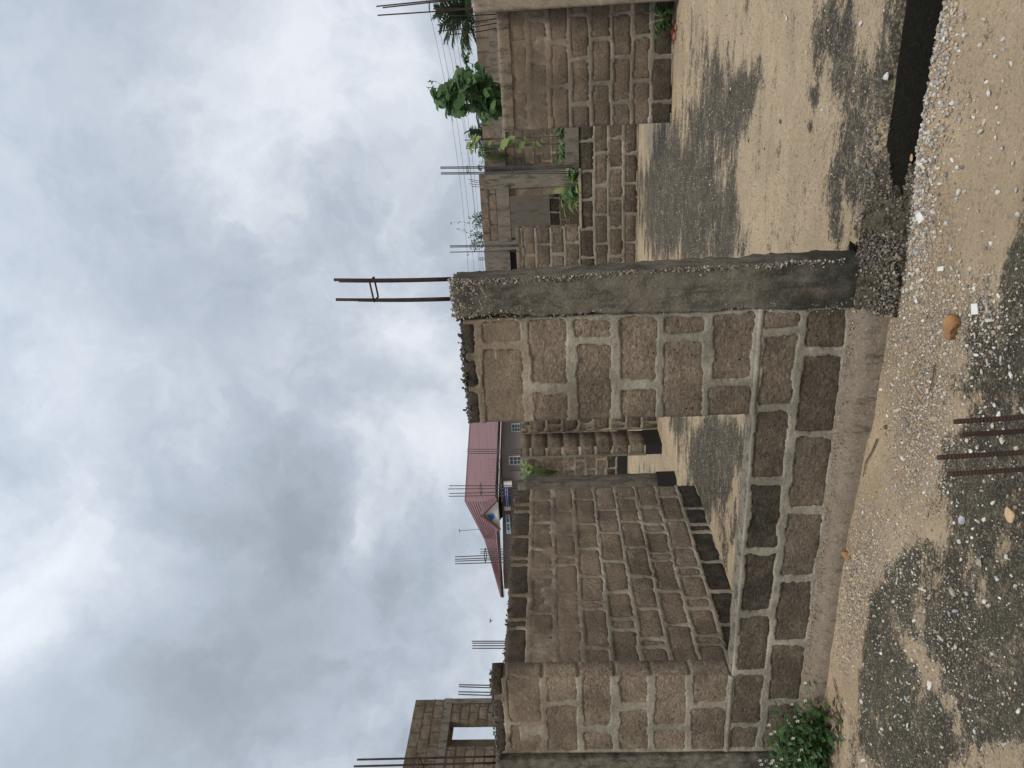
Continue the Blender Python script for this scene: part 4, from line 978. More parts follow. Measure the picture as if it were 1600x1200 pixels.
# ------------------------------------------------------------------ leaves and plants
def leaf_mesh(name, L, W, mat, seed=0, droop=.25, lobes=0, fold=.18):
    r = random.Random(seed); n = 7; V = []; F = []
    prof = [0.0, .62, .95, 1.0, .80, .48, .16, 0.0]
    if lobes: prof = [.30, .85, 1.0, .78, .88, .5, .25, 0.0]
    for i in range(8):
        t_ = i/7; x = L*t_; z = -droop*L*t_*t_; wv = W/2*prof[i]*(1+r.uniform(-.12, .12))
        V += [(x, -wv, z-fold*wv+r.uniform(-.02, .02)*L), (x, 0, z), (x, wv, z-fold*wv+r.uniform(-.02, .02)*L)]
    if lobes: V[0] = (-L*.10, V[0][1], V[0][2]); V[2] = (-L*.10, V[2][1], V[2][2])
    for i in range(7):
        a = i*3; F += [(a, a+3, a+4, a+1), (a+1, a+4, a+5, a+2)]
    return mesh_np(name, np.array(V), np.array(F), mat, None, True)
def place(me, name, parent, p, d, up=(0, 0, 1), roll=0.0, sc=1.0):
    o = bpy.data.objects.new(name, me); COL.objects.link(o); o.parent = parent
    x = Vector([float(c) for c in d]).normalized(); u = Vector(up); y = u.cross(x)
    if y.length < 1e-3: y = Vector((0, 1, 0))
    y.normalize(); z = x.cross(y); R = Matrix((x, y, z)).transposed().to_4x4() @ Matrix.Rotation(roll, 4, 'X')
    o.matrix_parent_inverse = Matrix.Translation(parent.location).inverted()
    o.matrix_basis = Matrix.Translation(Vector([float(c) for c in p])) @ R @ Matrix.Scale(sc, 4); return o
LEAFS = [leaf_mesh('leaf', .15, .125, M_LEAF, i, .35, 1) for i in range(4)] + [leaf_mesh('leaf', .14, .115, M_LEAFD, 10+i, .3, 1) for i in range(3)]
rs = random.Random(5)
def shrub_leafy(label, blobs, n, Y, lf, parent_loc, size=1.0, stem_r=.012, cat='shrub', face=.6, name='leafy_shrub', group=None):
    t_ = thing(name, label, cat, parent_loc, group)
    tips = []
    for k in range(n):
        bl = rs.choices(blobs, weights=[b[4] for b in blobs])[0]
        px, py, rx, ry = bl[:4]
        while True:
            u, v = rs.uniform(-1, 1), rs.uniform(-1, 1)
            if u*u+v*v < 1: break
        dep = rs.uniform(-.5, .5)*min(1, 1.2-abs(u))
        p = atY(px+u*rx, py+v*ry, Y+dep)
        d = Vector((rs.uniform(-1, 1), -face+rs.uniform(-.6, .4), rs.uniform(-.8, .3))).normalized()
        place(rs.choice(lf), 'leaf', t_, p, d, (rs.uniform(-.4, .4), -.55, 1), rs.uniform(-.6, .6), size*rs.uniform(.6, 1.15)); tips.append(p)
    m = MB(); base = Vector([float(c) for c in parent_loc])
    for p in rs.sample(tips, min(len(tips), 34)):
        p = Vector([float(c) for c in p]); mid = (base+p)/2+Vector((rs.uniform(-.1, .1), rs.uniform(-.1, .1), .05))
        m.tube([base, mid, p], stem_r, 5, stem_r*.3)
    m.build('stem', M_STEM, t_, smooth=True); return t_
big = shrub_leafy('big dark green leafy shrub growing over the top of the right wall', [(722, 150, 42, 27, 5), (695, 155, 22, 16, 1.6), (755, 155, 24, 30, 2.6), (735, 125, 28, 20, 1.6), (765, 165, 14, 20, 1)], 430, 10.85, LEAFS, (atY(800, 152, 10.85)[0], 10.85, .1), 1.0, .014)
# tendrils with tiny leaves
def tendril(parent, pts, Y, lf, nleaf, sz, r=.004, mat=None):
    P = [atY(a, b_, Y) for a, b_ in pts]; m = MB(); m.tube(P, r, 4); m.build('tendril', mat or M_STEM, parent, smooth=True)
    for k in range(nleaf):
        i = rs.randrange(len(P)-1); p = P[i]+(P[i+1]-P[i])*rs.random()
        place(rs.choice(lf), 'leaf', parent, p, (rs.uniform(-1, 1), -.5, rs.uniform(-1, .6)), (0, -.5, 1), rs.uniform(-1, 1), sz*rs.uniform(.6, 1.2))
tendril(big, [(700, 140), (690, 132), (680, 127), (668, 128)], 10.8, LEAFS, 5, .35)
tendril(big, [(697, 143), (684, 138), (666, 136)], 10.8, LEAFS, 4, .35)
tendril(big, [(738, 118), (730, 104), (727, 90), (733, 78), (728, 70)], 10.8, LEAFS, 16, .38)
tendril(big, [(740, 116), (738, 100), (726, 96), (722, 84)], 10.8, LEAFS, 8, .35)
tendril(big, [(725, 120), (715, 108), (712, 104)], 10.8, LEAFS, 3, .35)

def frond_mesh(L, seed, mat=M_PALM, n=26):
    r = random.Random(seed); m = MB(); P = []
    for i in range(n+1):
        t_ = i/n; P.append(Vector((L*t_*(1-.12*t_), 0, L*(.30*t_-.62*t_*t_))))
    m.tube(P, L*.012, 4, L*.003)
    for i in range(3, n+1):
        t_ = i/n; ll = L*.34*(1-abs(t_-.45)*1.15)+L*.04
        for sg in (-1, 1):
            a = P[i]; d = Vector((.55+.3*r.random(), sg*(.8+.2*r.random()), -.28-.45*r.random())).normalized(); w_ = Vector((L*.014, 0, 0))
            b_ = a+d*ll*.55; c = a+d*ll+Vector((0, 0, -ll*.22))
            m.add([a-w_, a+w_, b_+w_, b_-w_, c], [(0, 1, 2, 3)]); m.add([b_-w_, b_+w_, c], [(0, 1, 2)])
    return m.mesh('frond', mat)
FRONDS = [frond_mesh(1.0, k) for k in range(4)]
def palm(label, cx, cy, Y, L, n, spread, seed, group=None, zfoot=-1.7):
    c = atY(cx, cy, Y); t_ = thing('palm_tree', label, 'palm', (c[0], Y, zfoot)); r = random.Random(seed)
    m = MB(); m.tube([(c[0], Y, zfoot), (c[0]+.05, Y, (zfoot+c[2])/2), (c[0], Y, c[2]-.05)], L*.09, 8, L*.06); m.build('trunk', M_TWIG, t_)
    for k in range(n):
        az = 2*math.pi*k/n+r.uniform(-.3, .3); el = r.uniform(.1, 1.25)
        d = Vector((math.cos(az)*math.cos(el), math.sin(az)*math.cos(el), math.sin(el)))
        place(FRONDS[k % 4], 'frond', t_, c, d, (0, 0, 1) if el < 1.2 else (1, 0, 0), 0, L*r.uniform(.75, 1.1))
    return t_
palm('palm crown peeping over the far building behind the right bars', 740, 16, 27, 1.5, 24, 1, 3)
palm('small palm tuft behind the far building beside the yellow vine', 757, 206, 30, .95, 13, 1, 8)

YL = [leaf_mesh('leaf', .13, .10, M_LEAFY, 30+i, .3, 1) for i in range(2)]
vine = thing('climbing_vine', 'yellow green vine climbing the bars beside the low wall', 'vine', (atY(888, 222, LY)[0], LY+.2, -.6))
for pts in ([(885, 215), (850, 219), (820, 222), (790, 226), (770, 228), (740, 224), (728, 228)], [(840, 222), (812, 230), (785, 231), (775, 230)], [(745, 224), (738, 218), (730, 212)]):
    tendril(vine, pts, LY+.2, YL, 6, .75, .004)
for (a_, b_, s_) in ((782, 229, 1.9), (793, 224, 1.7), (733, 232, 1.4), (742, 220, 1.3), (728, 228, 1.2), (812, 230, 1.2), (762, 226, 1.0), (735, 240, .8)):
    place(YL[0], 'leaf', vine, atY(a_, b_, LY+.15), (.5, -.6, -.4), (0, -.7, 1), rs.uniform(-.5, .5), s_)
GW = [leaf_mesh('leaf', .22, .085, M_LEAF, 50+i, .7, 0) for i in range(3)] + [leaf_mesh('leaf', .20, .08, M_LEAFY, 60, .7, 0)]
def weed(label, cx, cy, Y, n, L, foot, spread=1.0, lf=GW, grass=0, name='weed', group=None, up=1.0):
    c = atY(cx, cy, Y); t_ = thing(name, label, 'weed', (c[0], c[1], c[2]), group)
    for k in range(n):
        az = rs.uniform(0, 2*math.pi); el = rs.uniform(.2, 1.4)*up; h = rs.uniform(.05, 1)*L
        top = c+np.array([math.cos(az)*math.cos(el)*h*spread, math.sin(az)*math.cos(el)*h*.5, math.sin(el)*h])
        m = MB(); m.tube([c, (c+top)/2+np.array([0, 0, h*.12]), top], .006, 4, .003); m.build('stem', M_STEM, t_)
        for j in range(3):
            place(rs.choice(lf), 'leaf', t_, c+(top-c)*rs.uniform(.5, 1), (math.cos(az)*spread+rs.uniform(-.6, .6), math.sin(az)*.5-.4, rs.uniform(-.2, .7)), (0, -.4, 1), rs.uniform(-.6, .6), rs.uniform(.6, 1.25))
    if grass:
        m = MB()
        for k in range(grass):
            az = rs.uniform(0, 6.28); h = L*rs.uniform(.7, 1.5); m.tube([c, c+np.array([math.cos(az)*h*.15, 0, h*.6]), c+np.array([math.cos(az)*h*.45, math.sin(az)*.1, h*.95])], .0035, 3, .001)
        m.build('dry_stalk', M_STRAW, t_)
    return t_
weed('green weed on the concrete ledge of the low wall', 886, 218, LY+.3, 13, .42, 0, 1.0, grass=12)
weed('tall broad leaved weed behind the middle of the low wall', 905, 285, LY+.35, 15, .62, 0, .9, lf=[leaf_mesh('leaf', .30, .14, M_LEAF, 70, .6), leaf_mesh('leaf', .28, .12, M_LEAFY, 71, .7), leaf_mesh('leaf', .26, .12, M_LEAFD, 72, .6)], grass=16)
weed('small strappy weed at the left of the broad leaved weed', 903, 310, LY+.3, 6, .35, 0, 1.2, lf=[leaf_mesh('leaf', .30, .05, M_LEAFY, 73, .9)], grass=4)
lg = shrub_leafy('bright green creeper on top of the walls before the house', [(820, 735, 10, 14, 3), (822, 752, 14, 6, 2), (815, 722, 5, 6, 1)], 70, 15.0, YL+LEAFS[:1], (atY(835, 738, 15.0)[0], 15.0, .0), .8, .008, cat='creeper', name='creeper')
shrub_leafy('low green creeper along the far building top beside the small palm', [(752, 240, 5, 16, 3), (750, 262, 5, 6, 1)], 46, 21.3, LEAFS, (atY(762, 245, 21.3)[0], 21.3, 1.0), .8, .006, cat='creeper', name='creeper')
dry = thing('dry_shrub', 'leafless dry shrub on top of the far building lintel', 'shrub', atY(757, 350, 21.2))
m = MB(); lv = MB()
for k in range(34):
    b0 = Vector([float(c) for c in atY(758, rs.uniform(330, 388), 21.2)]); p = b0; pts = [p]; d = Vector((rs.uniform(-.6, .6), rs.uniform(-.2, .2), 1)).normalized()
    L_ = rs.uniform(.15, .45) if k else 1.0
    if k in (1, 2): L_ = .75
    for j in range(4):
        p = p+d*L_/4; pts.append(p); d = (d+Vector((rs.uniform(-.5, .5), 0, rs.uniform(-.2, .3)))).normalized()
        for _ in range(2):
            q = p+Vector((rs.uniform(-.06, .06), rs.uniform(-.05, .05), rs.uniform(-.04, .04))); w_ = .018
            lv.add([q+Vector((-w_, 0, 0)), q+Vector((0, .01, -w_)), q+Vector((w_, 0, .01)), q+Vector((0, 0, w_*1.4))], [(0, 1, 2, 3)])
    m.tube(pts, .006, 4, .002)
m.build('twigs', M_TWIG, dry); lv.build('dry_leaves', M_LEAFD, dry)

# weed and brick rubble at the foot of the right wall
wf = weed('dark green weed at the foot of the right wall corner', 1046, 28, RY-.12, 22, .34, 0, 1.0, lf=[leaf_mesh('leaf', .09, .05, M_LEAFD, 80, .4), leaf_mesh('leaf', .08, .05, M_LEAF, 81, .4)], grass=4, up=.9)
M_BRICK = simple('broken_red_brick', (.32, .14, .085), .9, .35, 30, .7, .006)
def rock(name, label, cat, p, size, colr=None, mat=None, seed=0, group=None, flat=.7, sub=2, rough=.05):
    r = np.random.default_rng(seed); V0, F0 = stone_variants(1, sub, 50+seed, flat)[0]
    V = V0*np.array(size)[None]
    V = V + rough*max(size)*np.stack([fbm(V/max(size), 3.5, 4, seed+k) for k in range(3)], 1)
    a = r.uniform(0, 6.28); c, s_ = math.cos(a), math.sin(a)
    if mat is None or True: V = np.stack([V[:, 0]*c-V[:, 1]*s_, V[:, 0]*s_+V[:, 1]*c, V[:, 2]], 1)
    V = V - np.array([0, 0, V[:, 2].min()*.75])
    cols = {'col': np.repeat(np.array([colr or (.4, .38, .34)]), len(V), 0)}
    o = ob(name, mesh_np(name, V, F0, mat or M_STONE, cols, sub > 1)); o.location = Vector([float(x) for x in p])
    o['label'] = label; o['category'] = cat
    if group: o['group'] = group
    return o
for i, (px, py, s_) in enumerate(((1052, 16, .10), (1053, 27, .12), (1055, 37, .09), (1054, 47, .13), (1056, 57, .10), (1053, 66, .08), (1058, 44, .07), (1049, 72, .07))):
    p = atZ(px, py, ZS)
    rock('brick_rubble', 'lump of broken red brick in the row under the right wall', 'brick lump', p, (s_, s_*.9, s_*.8), mat=M_BRICK, seed=i, group='broken brick lumps under the right wall')

# bush with tiny white flowers at the foot of the left column
bb = atZ(1302, 1158, ZG); bb = np.array([bb[0]-.10, 3.76, ZG])
fbush = thing('flowering_bush', 'green bush dotted with tiny white flowers at the foot of the left wall', 'bush', bb)
V = []; F = []; SM = MB(); FM = MB()
for k in range(130):
    az = rs.uniform(0, 6.28); el = rs.uniform(.25, 1.5); h = rs.uniform(.18, .48)
    ex = np.array([math.cos(az)*math.cos(el)*1.1, math.sin(az)*math.cos(el)*.6-.05, math.sin(el)])
    b0 = bb+np.array([rs.uniform(-.32, .20), rs.uniform(-.04, .08), 0]); tip_ = b0+ex*h
    SM.tube([b0, (b0+tip_)/2+np.array([0, 0, h*.08]), tip_], .003, 4, .0015)
    if rs.random() < .62:
        c = tip_+np.array([0, -.01, .02]); SM.tube([tip_, c], .001, 3)
        for j in range(5):
            a_ = j*1.257; d1 = np.array([math.cos(a_), -.3, math.sin(a_)])*.011; d2 = np.array([math.cos(a_+.6), -.3, math.sin(a_+.6)])*.011
            FM.add([c, c+d1, c+(d1+d2)*.75, c+d2], [(0, 1, 2, 3)])
LB = [leaf_mesh('leaf', .055, .038, M_LEAF, 90+i, .35) for i in range(3)]
def leaf_cloud(name, parent, n, fn, L, W, mat):
    """many small leaves joined"""
    r = np.random.default_rng(len(name)*7+n); Vs = []; 
    base = np.array([(0, 0, 0), (.35, -.5, -.06), (.38, 0, 0), (.35, .5, -.06), (.75, -.36, -.14), (.78, 0, -.06), (.75, .36, -.14), (1.05, 0, -.2)])*np.array([L, W, L])
    Fb = [(0, 1, 2), (0, 2, 3), (1, 4, 5, 2), (2, 5, 6, 3), (4, 7, 5), (5, 7, 6)]
    m = MB()
    for k in range(n):
        p, d = fn(r); d = Vector([float(x) for x in d]).normalized(); u = Vector((r.uniform(-.5, .5), -.5, 1)); y = u.cross(d).normalized(); z = d.cross(y)
        s_ = r.uniform(.5, 1.25); B = [Vector([float(x) for x in p])+(d*float(q[0])+y*float(q[1])+z*float(q[2]))*s_ for q in base]
        m.add(B, Fb)
    return m.build(name, mat, parent, kind='stuff')
def fnb(r):
    az = r.uniform(0, 6.28); el = r.uniform(.1, 1.5); h = .40*r.uniform(.1, 1)**.9
    p = bb+np.array([r.uniform(-.34, .22), r.uniform(-.08, .06), 0])+np.array([math.cos(az)*math.cos(el)*.9, math.sin(az)*math.cos(el)*.5, math.sin(el)])*h
    return p, (math.cos(az)+r.uniform(-.5, .5), math.sin(az)*.7-.35, r.uniform(-.35, .7))
leaf_cloud('foliage', fbush, 560, fnb, .056, .036, M_LEAF); leaf_cloud('dark_foliage', fbush, 420, fnb, .045, .030, M_LEAFD)
SM.build('stems', M_STEM, fbush); FM.build('flowers', M_PETAL, fbush, kind='stuff')

# dry roots creeping at the foot of the plinth
rt_ = thing('dry_roots', 'pale dry roots creeping along the wall foot by the flowering bush', 'roots', atZ(1310, 1130, ZG))
for k in range(13):
    y0_ = rs.uniform(1070, 1130) if k > 2 else 1060; x0_ = rs.uniform(1296, 1312); P = []; xx = x0_
    n_ = 9 if k < 3 else 5
    for j in range(n_):
        yy = y0_+j*(15 if k < 3 else 9); xx += rs.uniform(-4, 4.5)*(1 if k < 3 else 1.7)
        p = atZ(xx, yy, ZG+.012); P.append((p[0], min(p[1], Y0-.11), float(yard_h(np.array([p[0]]), np.array([min(p[1], Y0-.11)]))[0])+rs.uniform(.004, .022)))
    m = MB(); m.tube(P, rs.uniform(.0018, .0042), 5); m.build('root', M_STRAW if k % 3 else M_TWIG, rt_)

# ------------------------------------------------------------------ loose stones
def ground_at(px, py):
    p = atZ(px, py, ZG)
    for _ in range(4): p = atZ(px, py, float(yard_h(np.array([p[0]]), np.array([p[1]]))[0]))
    return p
def rr(px, py, L, W, colr, name, label, cat='stone', seed=0, mat=None, flat=.75, group=None):
    q_ = ground_at(px, py); q_ = (q_[0], q_[1], float(q_[2])-min(L, W)*.12)
    return rock(name, label, cat, q_, (L, W, min(L, W)), colr, mat, seed, group, flat, 3, .13)
M_OCHRE = simple('ochre_stone', (.34, .185, .085), .9, .55, 28, .9, .006)
rr(1496, 512, .115, .085, None, 'stone', 'smooth orange brown stone, the largest one on the gravel belt', seed=1, mat=M_OCHRE, flat=1)
rr(1324, 866, .078, .062, None, 'stone', 'ochre stone resting against the foot of the plinth', seed=2, mat=M_OCHRE, flat=1)
rr(1580, 803, .062, .05, (.50, .36, .22), 'stone', 'two toned tan stone on dark ground right of the bars', seed=3)
rr(1504, 812, .048, .042, (.45, .46, .50), 'stone', 'round bluish grey stone on the mossy ground left of centre', seed=4)
rr(1532, 879, .050, .045, (.33, .30, .23), 'stone', 'round olive brown stone on the dark mossy ground', seed=5)
rr(1455, 1071, .042, .038, (.62, .60, .56), 'stone', 'round whitish stone near the flowering bush', seed=6)
rr(1418, 657, .075, .05, (.20, .185, .16), 'stone', 'dark grey brown stone on sand before the sill', seed=7)
rr(1401, 641, .085, .03, (.50, .46, .38), 'stone', 'long pale sliver of stone lying on the sand', seed=8, flat=.5)
rr(1463, 655, .055, .045, (.42, .36, .27), 'stone', 'tan stone just above the tip of the bars', seed=9)
rr(1475, 617, .040, .032, (.42, .45, .52), 'stone', 'pale bluish pebble on the edge of the dark ground', seed=10)
rr(1423, 243, .062, .04, (.58, .36, .22), 'stone', 'orange shard on the gravel lip of the trench', seed=11, flat=.5)
rr(1444, 250, .07, .035, (.42, .40, .39), 'stone', 'grey shard beside the orange shard on the trench lip', seed=12, flat=.5)
rr(1494, 955, .045, .028, (.30, .29, .34), 'stone', 'purple grey oval pebble on the lower dark ground', seed=13)
rr(1443, 922, .085, .02, (.62, .58, .50), 'stone', 'curved white sliver lying on dark moss', seed=14, flat=.5)
rr(1490, 878+46, .05, .04, (.32, .29, .22), 'stone', 'dull olive pebble between the two pale gravel streaks', seed=15)
rr(1386, 680, .05, .03, None, 'brick_chip', 'flat red brick chip on sand before the sill', 'brick chip', 16, M_BRICK, .45)
rr(1385, 668, .038, .028, (.10, .085, .05), 'stone', 'dark brown pebble touching the red brick chip', seed=17)
rr(1343, 1120, .085, .03, (.34, .26, .13), 'wood_chip', 'weathered tan wood chip near the flowering bush', 'wood chip', 18, None, .5)
rr(1433, 258, .03, .03, None, 'brick_chip', 'small red chip by the grey shard on the trench lip', 'brick chip', 19, M_BRICK, .5)
M_TILE = simple('tile_white', (.60, .59, .55), .5, .25, 40)
def tile(px, py, a, b_, ang, label):
    p = ground_at(px, py); m = MB(); c, s_ = math.cos(ang), math.sin(ang)
    P = [(-a, -b_), (a*.9, -b_), (a, b_*.8), (-a*.8, b_)]
    P = [(x*c-y*s_, x*s_+y*c) for x, y in P]
    m.hexa([(x, y, 0) for x, y in P]+[(x, y, .006) for x, y in P]); me = m.mesh('tile_chip', M_TILE)
    o = ob('tile_chip', me); o.location = Vector((float(p[0]), float(p[1]), float(p[2])+.008)); o.rotation_euler = (.25, .1, 0); o['label'] = label; o['category'] = 'tile chip'
tile(1527, 483, .024, .017, .5, 'bright white square tile chip left of the bars in gravel')
tile(1441, 340, .026, .018, 1.0, 'white square tile chip on the trench rim')
tile(1474, 420, .018, .010, 2.0, 'small pale lozenge shaped tile chip on the gravel belt')
# medium pale chips that the photograph shows one by one
CH = [(1575, 545), (1545, 566), (1566, 560), (1579, 573), (1582, 586), (1536, 581), (1542, 636), (1534, 644), (1557, 633), (1564, 647), (1450, 633), (1437, 682), (1452, 687), (1530, 699), (1542, 708), (1568, 689), (1451, 755), (1412, 716),
      (1519, 706), (1553, 665), (1571, 673), (1512, 688), (1434, 471), (1392, 447), (1398, 940), (1446, 955), (1540, 812), (1530, 815), (1404, 905), (1485, 960), (1350, 1085), (1348, 1096), (1394, 1138), (1402, 1062), (1418, 1092), (1420, 1134), (1380, 1139),
      (1475, 1168), (1525, 1143), (1357, 1197), (1351, 1188), (1472, 997), (1478, 1046), (1395, 1032), (1430, 970), (1595, 1110), (1495, 1010), (1560, 905), (1575, 870), (1540, 940), (1520, 590), (1510, 620), (1395, 610), (1403, 590), (1396, 600),
      (1545, 482), (1552, 470), (1548, 500), (1562, 462), (1537, 505), (1580, 470), (1590, 420), (1513, 540), (1528, 555), (1490, 420), (1500, 430), (1515, 150), (1523, 183), (1535, 205), (1540, 190), (1582, 100), (1548, 145), (1557, 215), (1584, 255), (1590, 298), (1592, 335),
      (1550, 380), (1518, 420), (1502, 408), (1568, 232), (1471, 160), (1447, 205), (1453, 215), (1458, 186), (1466, 98), (1478, 60), (1445, 262), (1430, 160), (1338, 830), (1345, 818), (1350, 800), (1340, 915), (1346, 935), (1352, 928), (1330, 960), (1600, 640), (1590, 700),
      (1500, 300), (1490, 250), (1560, 300), (1530, 330), (1480, 350), (1570, 60), (1500, 80), (1540, 30)]
rg2 = np.random.default_rng(77)
VV = stone_variants(9, 1, 7, .6)
PALC = [(.60, .58, .53), (.52, .50, .47), (.46, .42, .35), (.64, .63, .60), (.40, .42, .42), (.50, .45, .36)]
CM = []
for k, (V0, F0) in enumerate(VV):
    for j in range(3):
        V = V0*np.array([1, .8, .8]); cols = {'col': np.repeat(np.array([PALC[(k+j*2) % 6]]), len(V), 0)}
        CM.append(mesh_np('stone_chip', V, F0, M_STONE, cols, False))
for i, (px, py) in enumerate(CH):
    p = ground_at(px, py); o = ob('stone_chip', CM[i % len(CM)]); s_ = float(rg2.uniform(.026, .042))
    o.location = Vector((float(p[0]), float(p[1]), float(p[2])+s_*.18)); o.rotation_euler = (float(rg2.normal(0, .3)), float(rg2.normal(0, .3)), float(rg2.uniform(0, 6.28))); o.scale = (s_, s_, s_)
    zone = ('gravel lip along the trench', 'trench lip') if (py < 360 and px < 1480) else ('plain sand right of the trench', 'plain sand') if py < 440 else ('gravel foot of the plinth', 'plinth foot') if px < 1360 else ('dark mossy ground around the foreground bars', 'dark ground by the bars') if px > 1500 and py < 760 else ('gravel belt in front of the pier', 'gravel belt') if py < 780 else ('dark mossy ground at the lower right', 'lower dark ground')
    o['label'] = 'pale angular stone chip on the '+zone[0]; o['category'] = 'stone chip'; o['group'] = 'stone chips on the '+zone[1]
# gravel: thousands of small chips, denser on the belts
def scat_yard(n, lo, hi, dens, x0, x1, y0, y1, rg, gain=1.0, pw=None, lift=.25):
    X = rg.uniform(x0, x1, n*4); Y = rg.uniform(y0, y1, n*4); Z = yard_h(X, Y); px, py = to_px(np.stack([X, Y, Z], -1))
    keep = rg.random(n*4) < dens(px, py, X, Y); X, Y, Z = X[keep][:n], Y[keep][:n], Z[keep][:n]
    sz = lo*(hi/lo)**(rg.random(len(X))**1.7)
    return np.stack([X, Y, Z+sz*lift*.6], 1), sz, pal(len(X), rg, pw, gain)
BELT = [(1440, 620, 45, 170, 8, 1), (1410, 480, 30, 130, 10, .8), (1330, 920, 30, 120, 8, 1.1), (1520, 500, 60, 80, 0, .8), (1460, 700, 50, 80, 0, .6), (1370, 860, 60, 60, 40, .5), (1440, 90, 22, 230, 10, 1.6), (1430, 330, 26, 140, 0, 1.5), (1470, 1000, 60, 160, -25, .25)]
def dens(px, py, X, Y):
    inview = (px > 1290) & (px < 1640) & (py > -40) & (py < 1240)
    return inview*np.clip(np.where((px > 1478) & (py < 430), .035, .085)+1.1*soft_blobs(px, py, BELT), 0, 1)*(Y < 3.82)*(1-.8*((Y > 3.72) & (X > -.95)))
Pp, Ss, Cc = scat_yard(34000, .0035, .017, dens, -5.6, 1.2, 2.0, 3.85, rg)
densr = lambda px, py, X, Y: np.clip(np.exp(-((Y-3.62)/.10)**2)*np.clip((X+1.3)/.3, 0, 1)*1.2+.02, 0, 1)*(X > -1.5)
P2, S2, C2 = scat_yard(2600, .010, .034, densr, -1.5, .9, 3.3, 3.78, rg, 1.05)
dm = lambda px, py, X, Y: (px > 1290)*(px < 1640)*np.clip(np.where((px > 1478) & (py < 430), .03, .12)+.6*soft_blobs(px, py, BELT), 0, 1)*(Y < 3.80)
P3, S3, C3 = scat_yard(2400, .012, .028, dm, -5.6, 1.2, 2.0, 3.8, rg, 1.1)
V, F, C = scatter(np.concatenate([Pp, P2, P3]), np.concatenate([Ss, S2, S3]), np.concatenate([Cc, C2, C3]), stone_variants(10, 1, 9, .75), rg, .5)
ob('gravel', mesh_np('gravel', V, F, M_STONE, {'col': C}, False), kind='stuff')
M_DIRT = concrete_mat('brown_dirt_lump', (.06, .044, .03), (.19, .14, .095), stain=(.04, .03, .02), st=(.45, .65), scale=14, bs=1.0)
M_MUCK = concrete_mat('mossy_rubble_bank', (.028, .025, .017), (.12, .098, .066), stain=(.014, .014, .010), st=(.42, .60), scale=16, bs=1.0)
# rubble and dust at the column foot and in the trench end
n = 3600; X = rg.uniform(-1.36, -.35, n); Y = rg.uniform(3.72, 4.02, n)
k_ = (rg.random(n) < np.clip(1.15-(X+1.05)*1.3, .05, 1)); X, Y = X[k_], Y[k_]
zz_ = np.where(Y > 3.86, slab_h(X, Y), yard_h(X, Y)); zz_ = np.where((X < -1.0), -1.60-(Y0-.02-Y)*.55, zz_); ok_ = ~((X < -1.0) & (Y > Y0-.02)); X, Y, zz_ = X[ok_], Y[ok_], np.maximum(zz_[ok_], -1.80)
sz = .006*5.0**(rg.random(len(X))**1.7)
V, F, C = scatter(np.stack([X, Y, zz_+sz*.2+.004*rg.normal(size=len(X))], 1), sz, pal(len(X), rg, [.05, .07, .14, .12, .20, .06, .24, .02, .10], .62), stone_variants(10, 1, 12, .8), rg, .8)
ob('rubble', mesh_np('rubble', V, F, M_STONE, {'col': C}, False), kind='stuff')
for i, (px, py, L, W, cc) in enumerate(((1374, 250, .12, .08, (.22, .17, .12)), (1378, 300, .13, .10, (.20, .15, .11)), (1400, 315, .10, .07, (.08, .08, .07)), (1352, 360, .05, .26, (.20, .155, .12)), (1362, 375, .05, .22, (.17, .13, .10)), (1385, 345, .16, .10, (.10, .10, .085)), (1420, 300, .10, .08, (.09, .09, .08)))):
    p = atZ(px, py, -1.70); L_ = ['brown earthy lump in the broken end of the trench', 'largest brown lump in the broken end of the trench', 'dark mossy lump in the broken trench end', 'long broken concrete edge strip near the column foot', 'second broken concrete strip beside the column foot', 'dark mossy slab of rubble near the column foot', 'black mossy lump on the trench rim'][i]
    rock('rubble_lump', L_, 'rubble', (p[0], p[1], float(p[2])+.03), (L*.8, W*.8, min(L, W)*.75), None, M_MUCK if i in (2, 5, 6) else M_DIRT, 60+i, None, .9, 3, .30)
def bank_z(X, Y):
    y_ = Y0-Y; z_ = np.interp(y_, [-.05, .015, .05, .10, .15, .18, .2], [-1.60, -1.575, -1.60, -1.64, -1.68, -1.72, -1.80])
    return z_ - .26*np.clip((X+.86)/.22, 0, 1)**1.5
n = 5200; X = rg.uniform(-1.34, -.62, n); Y = rg.uniform(3.735, 3.925, n); P_ = np.stack([X, Y, X*0], 1)
ok = fbm(P_, 9, 3, 71)+rg.uniform(-.3, .35, n) > -.05; X, Y = X[ok], Y[ok]; sz = .0045*6.0**(rg.random(len(X))**2.4)
V, F, C = scatter(np.stack([X, Y, bank_z(X, Y)+.004+sz*.2+.008*rg.normal(size=len(X))], 1), sz, pal(len(X), rg, [.03, .05, .12, .10, .24, .04, .28, .02, .12], .5), stone_variants(10, 1, 22, .8), rg, .8)
ob('mossy_rubble', mesh_np('mossy_rubble', V, F, M_STONE, {'col': C}, False), kind='stuff')
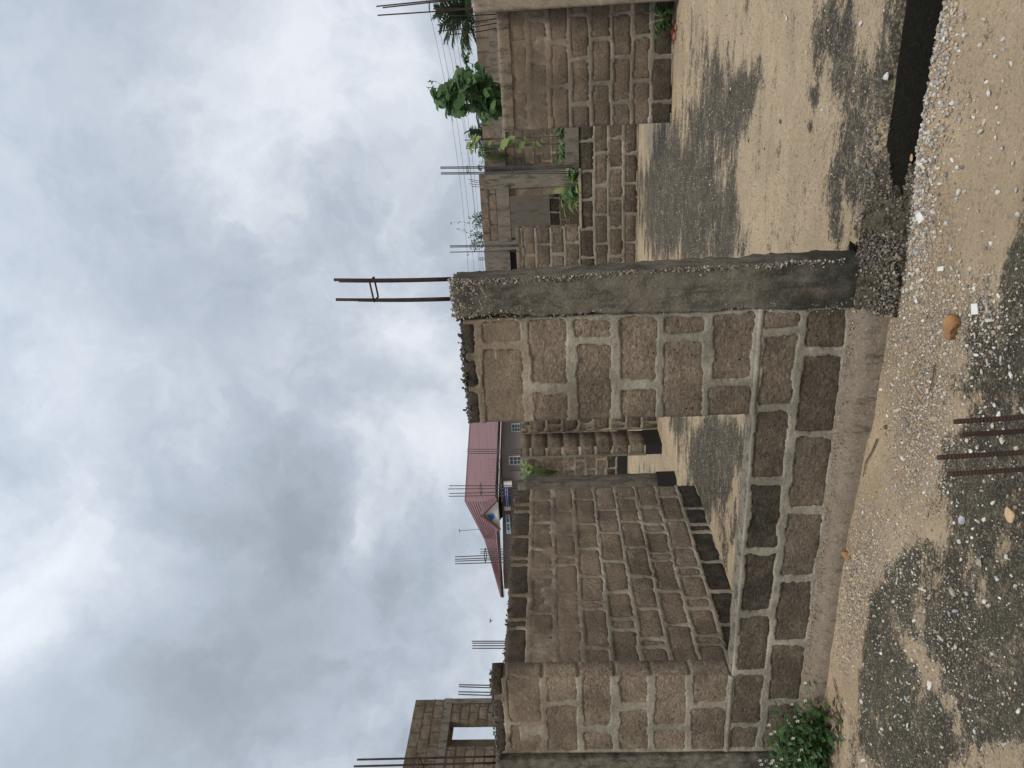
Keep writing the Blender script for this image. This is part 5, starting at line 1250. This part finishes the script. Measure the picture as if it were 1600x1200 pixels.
# small chips strewn on the slab
n = 9000; X = rg.uniform(-4.6, 1.0, n); Y = 3.93+(rg.random(n)**1.6)*7.5
px, py = to_px(np.stack([X, Y, X*0+ZS], 1)); ok = (px > 990) & (px < 1410) & (py > -10) & (py < 1000); X, Y = X[ok], Y[ok]
ok = ~((X < -1.0) & (Y < 4.12)); X, Y = X[ok], Y[ok]
sz = .004*(3.6)**(rg.random(len(X))**1.8)*(1+.12*(Y-4))
V, F, C = scatter(np.stack([X, Y, slab_h(X, Y)+sz*.2], 1), sz, pal(len(X), rg, None, .95), stone_variants(6, 1, 15, .7), rg, .5)
ob('stone_grit', mesh_np('stone_grit', V, F, M_STONE, {'col': C}, False), kind='stuff')
for i, (px, py, s_) in enumerate(((1220, 190, .06), (1195, 233, .035), (1266, 200, .05), (1346, 38, .05), (1386, 120, .06), (1388, 118, .04), (1140, 145, .04), (1230, 28, .05), (1110, 180, .04), (1170, 220, .03), (1142, 139, .035), (1286, 172, .04))):
    p = atZ(px, py, ZS); rock('stone_chip', 'small stone chip lying loose on the dusty floor slab', 'stone chip', p, (s_, s_*.8, s_*.6), ((.10, .085, .07) if i in (0, 1, 2, 6, 9) else (.55, .54, .50)), None, 80+i, 'stone chips on the floor slab', .7, 1)
# sticks
st_ = ob('dry_stick', None) if False else None
def stick(pts, label, r=.004, mat=M_TWIG, lift=.012):
    P = []
    for px, py in pts:
        p = ground_at(px, py); P.append((p[0], p[1], p[2]+lift))
    m = MB(); m.tube(P, r, 6, r*.5); o = m.build('dry_stick', mat); o['label'] = label; o['category'] = 'stick'
stick([(1374, 686), (1366, 705), (1356, 722), (1352, 745)], 'thin forked brown stick leaning at the plinth foot', .0045)
stick([(1464, 570), (1462, 590), (1456, 612)], 'short dark twig on the gravel belt before the pier', .004)
stick([(1372, 360), (1388, 372), (1402, 380)], 'pale straw lying across the trench rubble', .0025, M_STRAW, .05)
stick([(1376, 379), (1402, 380), (1414, 388)], 'bent pale straw near the column foot', .0025, M_STRAW, .05)
# fill of little chips fallen on the plinth ledge
n = 900; X = rg.uniform(-4.6, -1.05, n); Yp = Y0-.006-np.abs(rg.normal(0, .018, n)); sz = rg.uniform(.004, .015, n)
pc = pal(n, rg, None, .75); rd = rg.random(n) < .25; pc[rd] = np.array([.30, .17, .09])*rg.uniform(.6, 1.1, (rd.sum(), 1))
V, F, C = scatter(np.stack([X, Yp, -1.568-(Y0-Yp)*.6+sz*.2], 1), sz, pc, stone_variants(6, 1, 18, .8), rg, .8)
part('crumbs', mesh_np('crumbs', V, F, M_STONE, {'col': C}, False), front.root, kind='stuff')

lump_strip('rubble_bank', M_MUCK, None, -1.36, -.58, [(Y0+.05, -1.60), (Y0-.015, -1.575), (Y0-.05, -1.60), (Y0-.10, -1.64), (Y0-.15, -1.68), (Y0-.18, -1.72), (Y0-.2, -1.80)], st=.015, amp=.035, seed=77, kind='stuff', taper=-.86)
